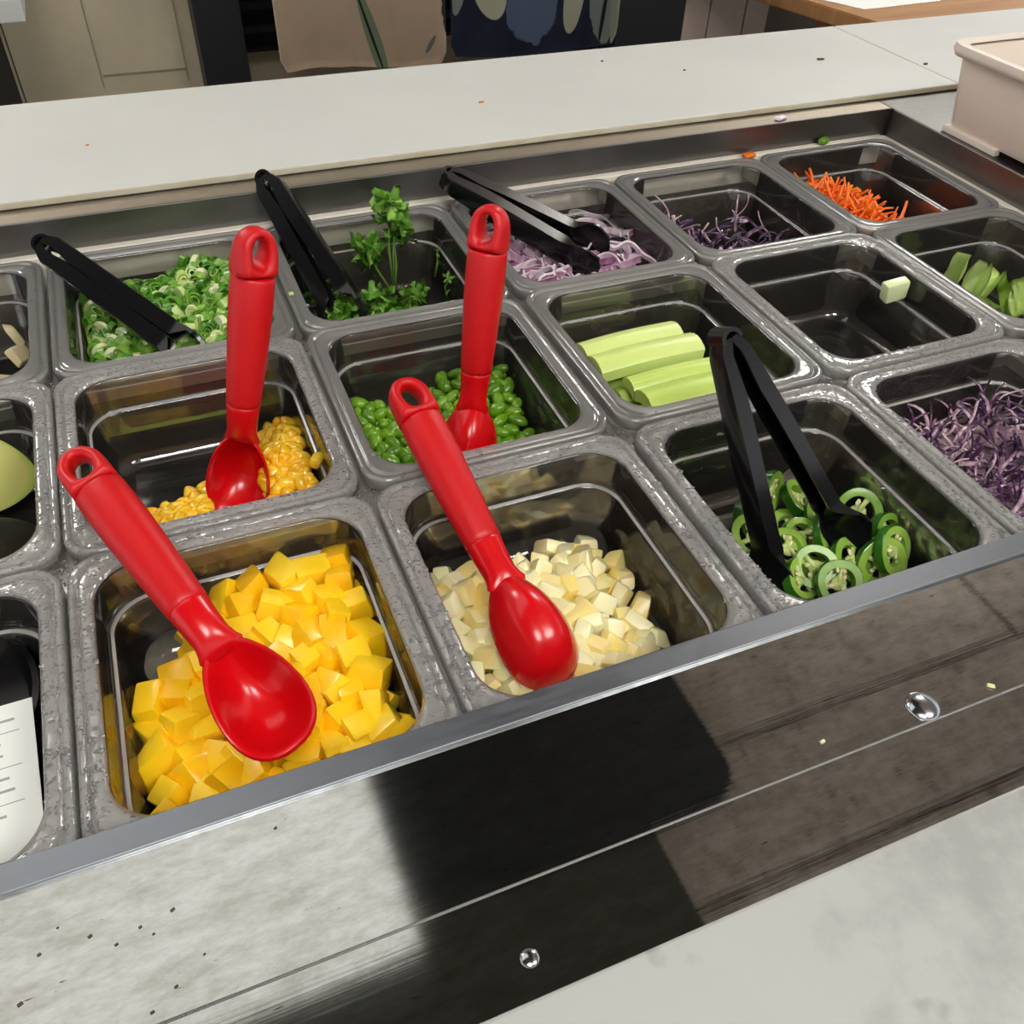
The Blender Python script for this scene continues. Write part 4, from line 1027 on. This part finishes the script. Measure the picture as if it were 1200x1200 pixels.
def emit(name, col, s):
    n = NT(name); e = n.n('ShaderNodeEmission'); e.inputs[0].default_value = col; e.inputs[1].default_value = s; n.l(e.outputs[0], n.out.inputs[0]); return n.m
def lamp(x0, x1, y0, y1, s, label, z=CH - .012, up=0, col=(1, .99, .955, 1)):
    cx, cy = (x0 + x1) / 2, (y0 + y1) / 2
    t = thing('ceiling_light', label, 'ceiling light', Matrix.Translation((cx, cy, z)), 'ceiling lights')
    bm = bmesh.new(); box(bm, x0 - .01, x1 + .01, y0 - .01, y1 + .01, z, z + .010); q(obj('housing', bm, M['paper'], t, False), (cx, cy, z))
    bm = bmesh.new(); box(bm, x0, x1, y0, y1, z - .002, z - .0005); q(obj('diffuser', bm, emit('lamp_glow', col, s), t, False), (cx, cy, z))
    if up:  # upward glow added to brighten the ceiling planks
        bm = bmesh.new(); box(bm, x0, x1, y0, y1, z + .0105, z + .013); q(obj('added_uplight', bm, emit('added_uplight_glow', col, up), t, False), (cx, cy, z))
        for sx in (x0 + .02, x1 - .02):
            bm = bmesh.new(); tube(bm, [(sx, cy, z + .012), (sx, cy, CH)], .0015, 6); q(obj('wire', bm, M['steel_lip'], t), (cx, cy, z))
lamp(-1.60, .392, .31, 1.20, 1.15, 'wide soft ceiling light mirrored in the left part of the steel counter')
lamp(-.15, .35, -1.3, -.75, 19, 'added square hanging fill light behind the photographer on the left', 1.3, 19)  # front pair: unseen lamps added as fill for food and boards
lamp(.9, 1.4, -1.3, -.75, 18, 'added square hanging fill light behind the photographer on the right', 1.3, 19)
lamp(1.9, 2.4, 1.15, 1.65, 26, 'added square hanging fill light over the far right of the kitchen', 1.3, 19)  # far pair: unseen lamps added as fill for boards and background
lamp(-.9, -.4, 1.6, 2.1, 26, 'added square hanging fill light over the far left of the kitchen', 1.3, 19)

w = bpy.data.worlds.new('world'); SC.world = w; w.use_nodes = True
bg = w.node_tree.nodes['Background']; bg.inputs[0].default_value = (.95, .97, 1, 1); bg.inputs[1].default_value = 1.0

SC.view_settings.view_transform = 'Standard'; SC.view_settings.look = 'None'; SC.view_settings.gamma = 1; SC.view_settings.exposure = 0
SC.cycles.max_bounces = 10; SC.cycles.transparent_max_bounces = 40; SC.cycles.transmission_bounces = 6; SC.cycles.diffuse_bounces = 4; SC.cycles.glossy_bounces = 4
SC.cycles.caustics_reflective = False; SC.cycles.caustics_refractive = False
SC.cycles.use_denoising = True
SC.cycles.sample_clamp_indirect = 6
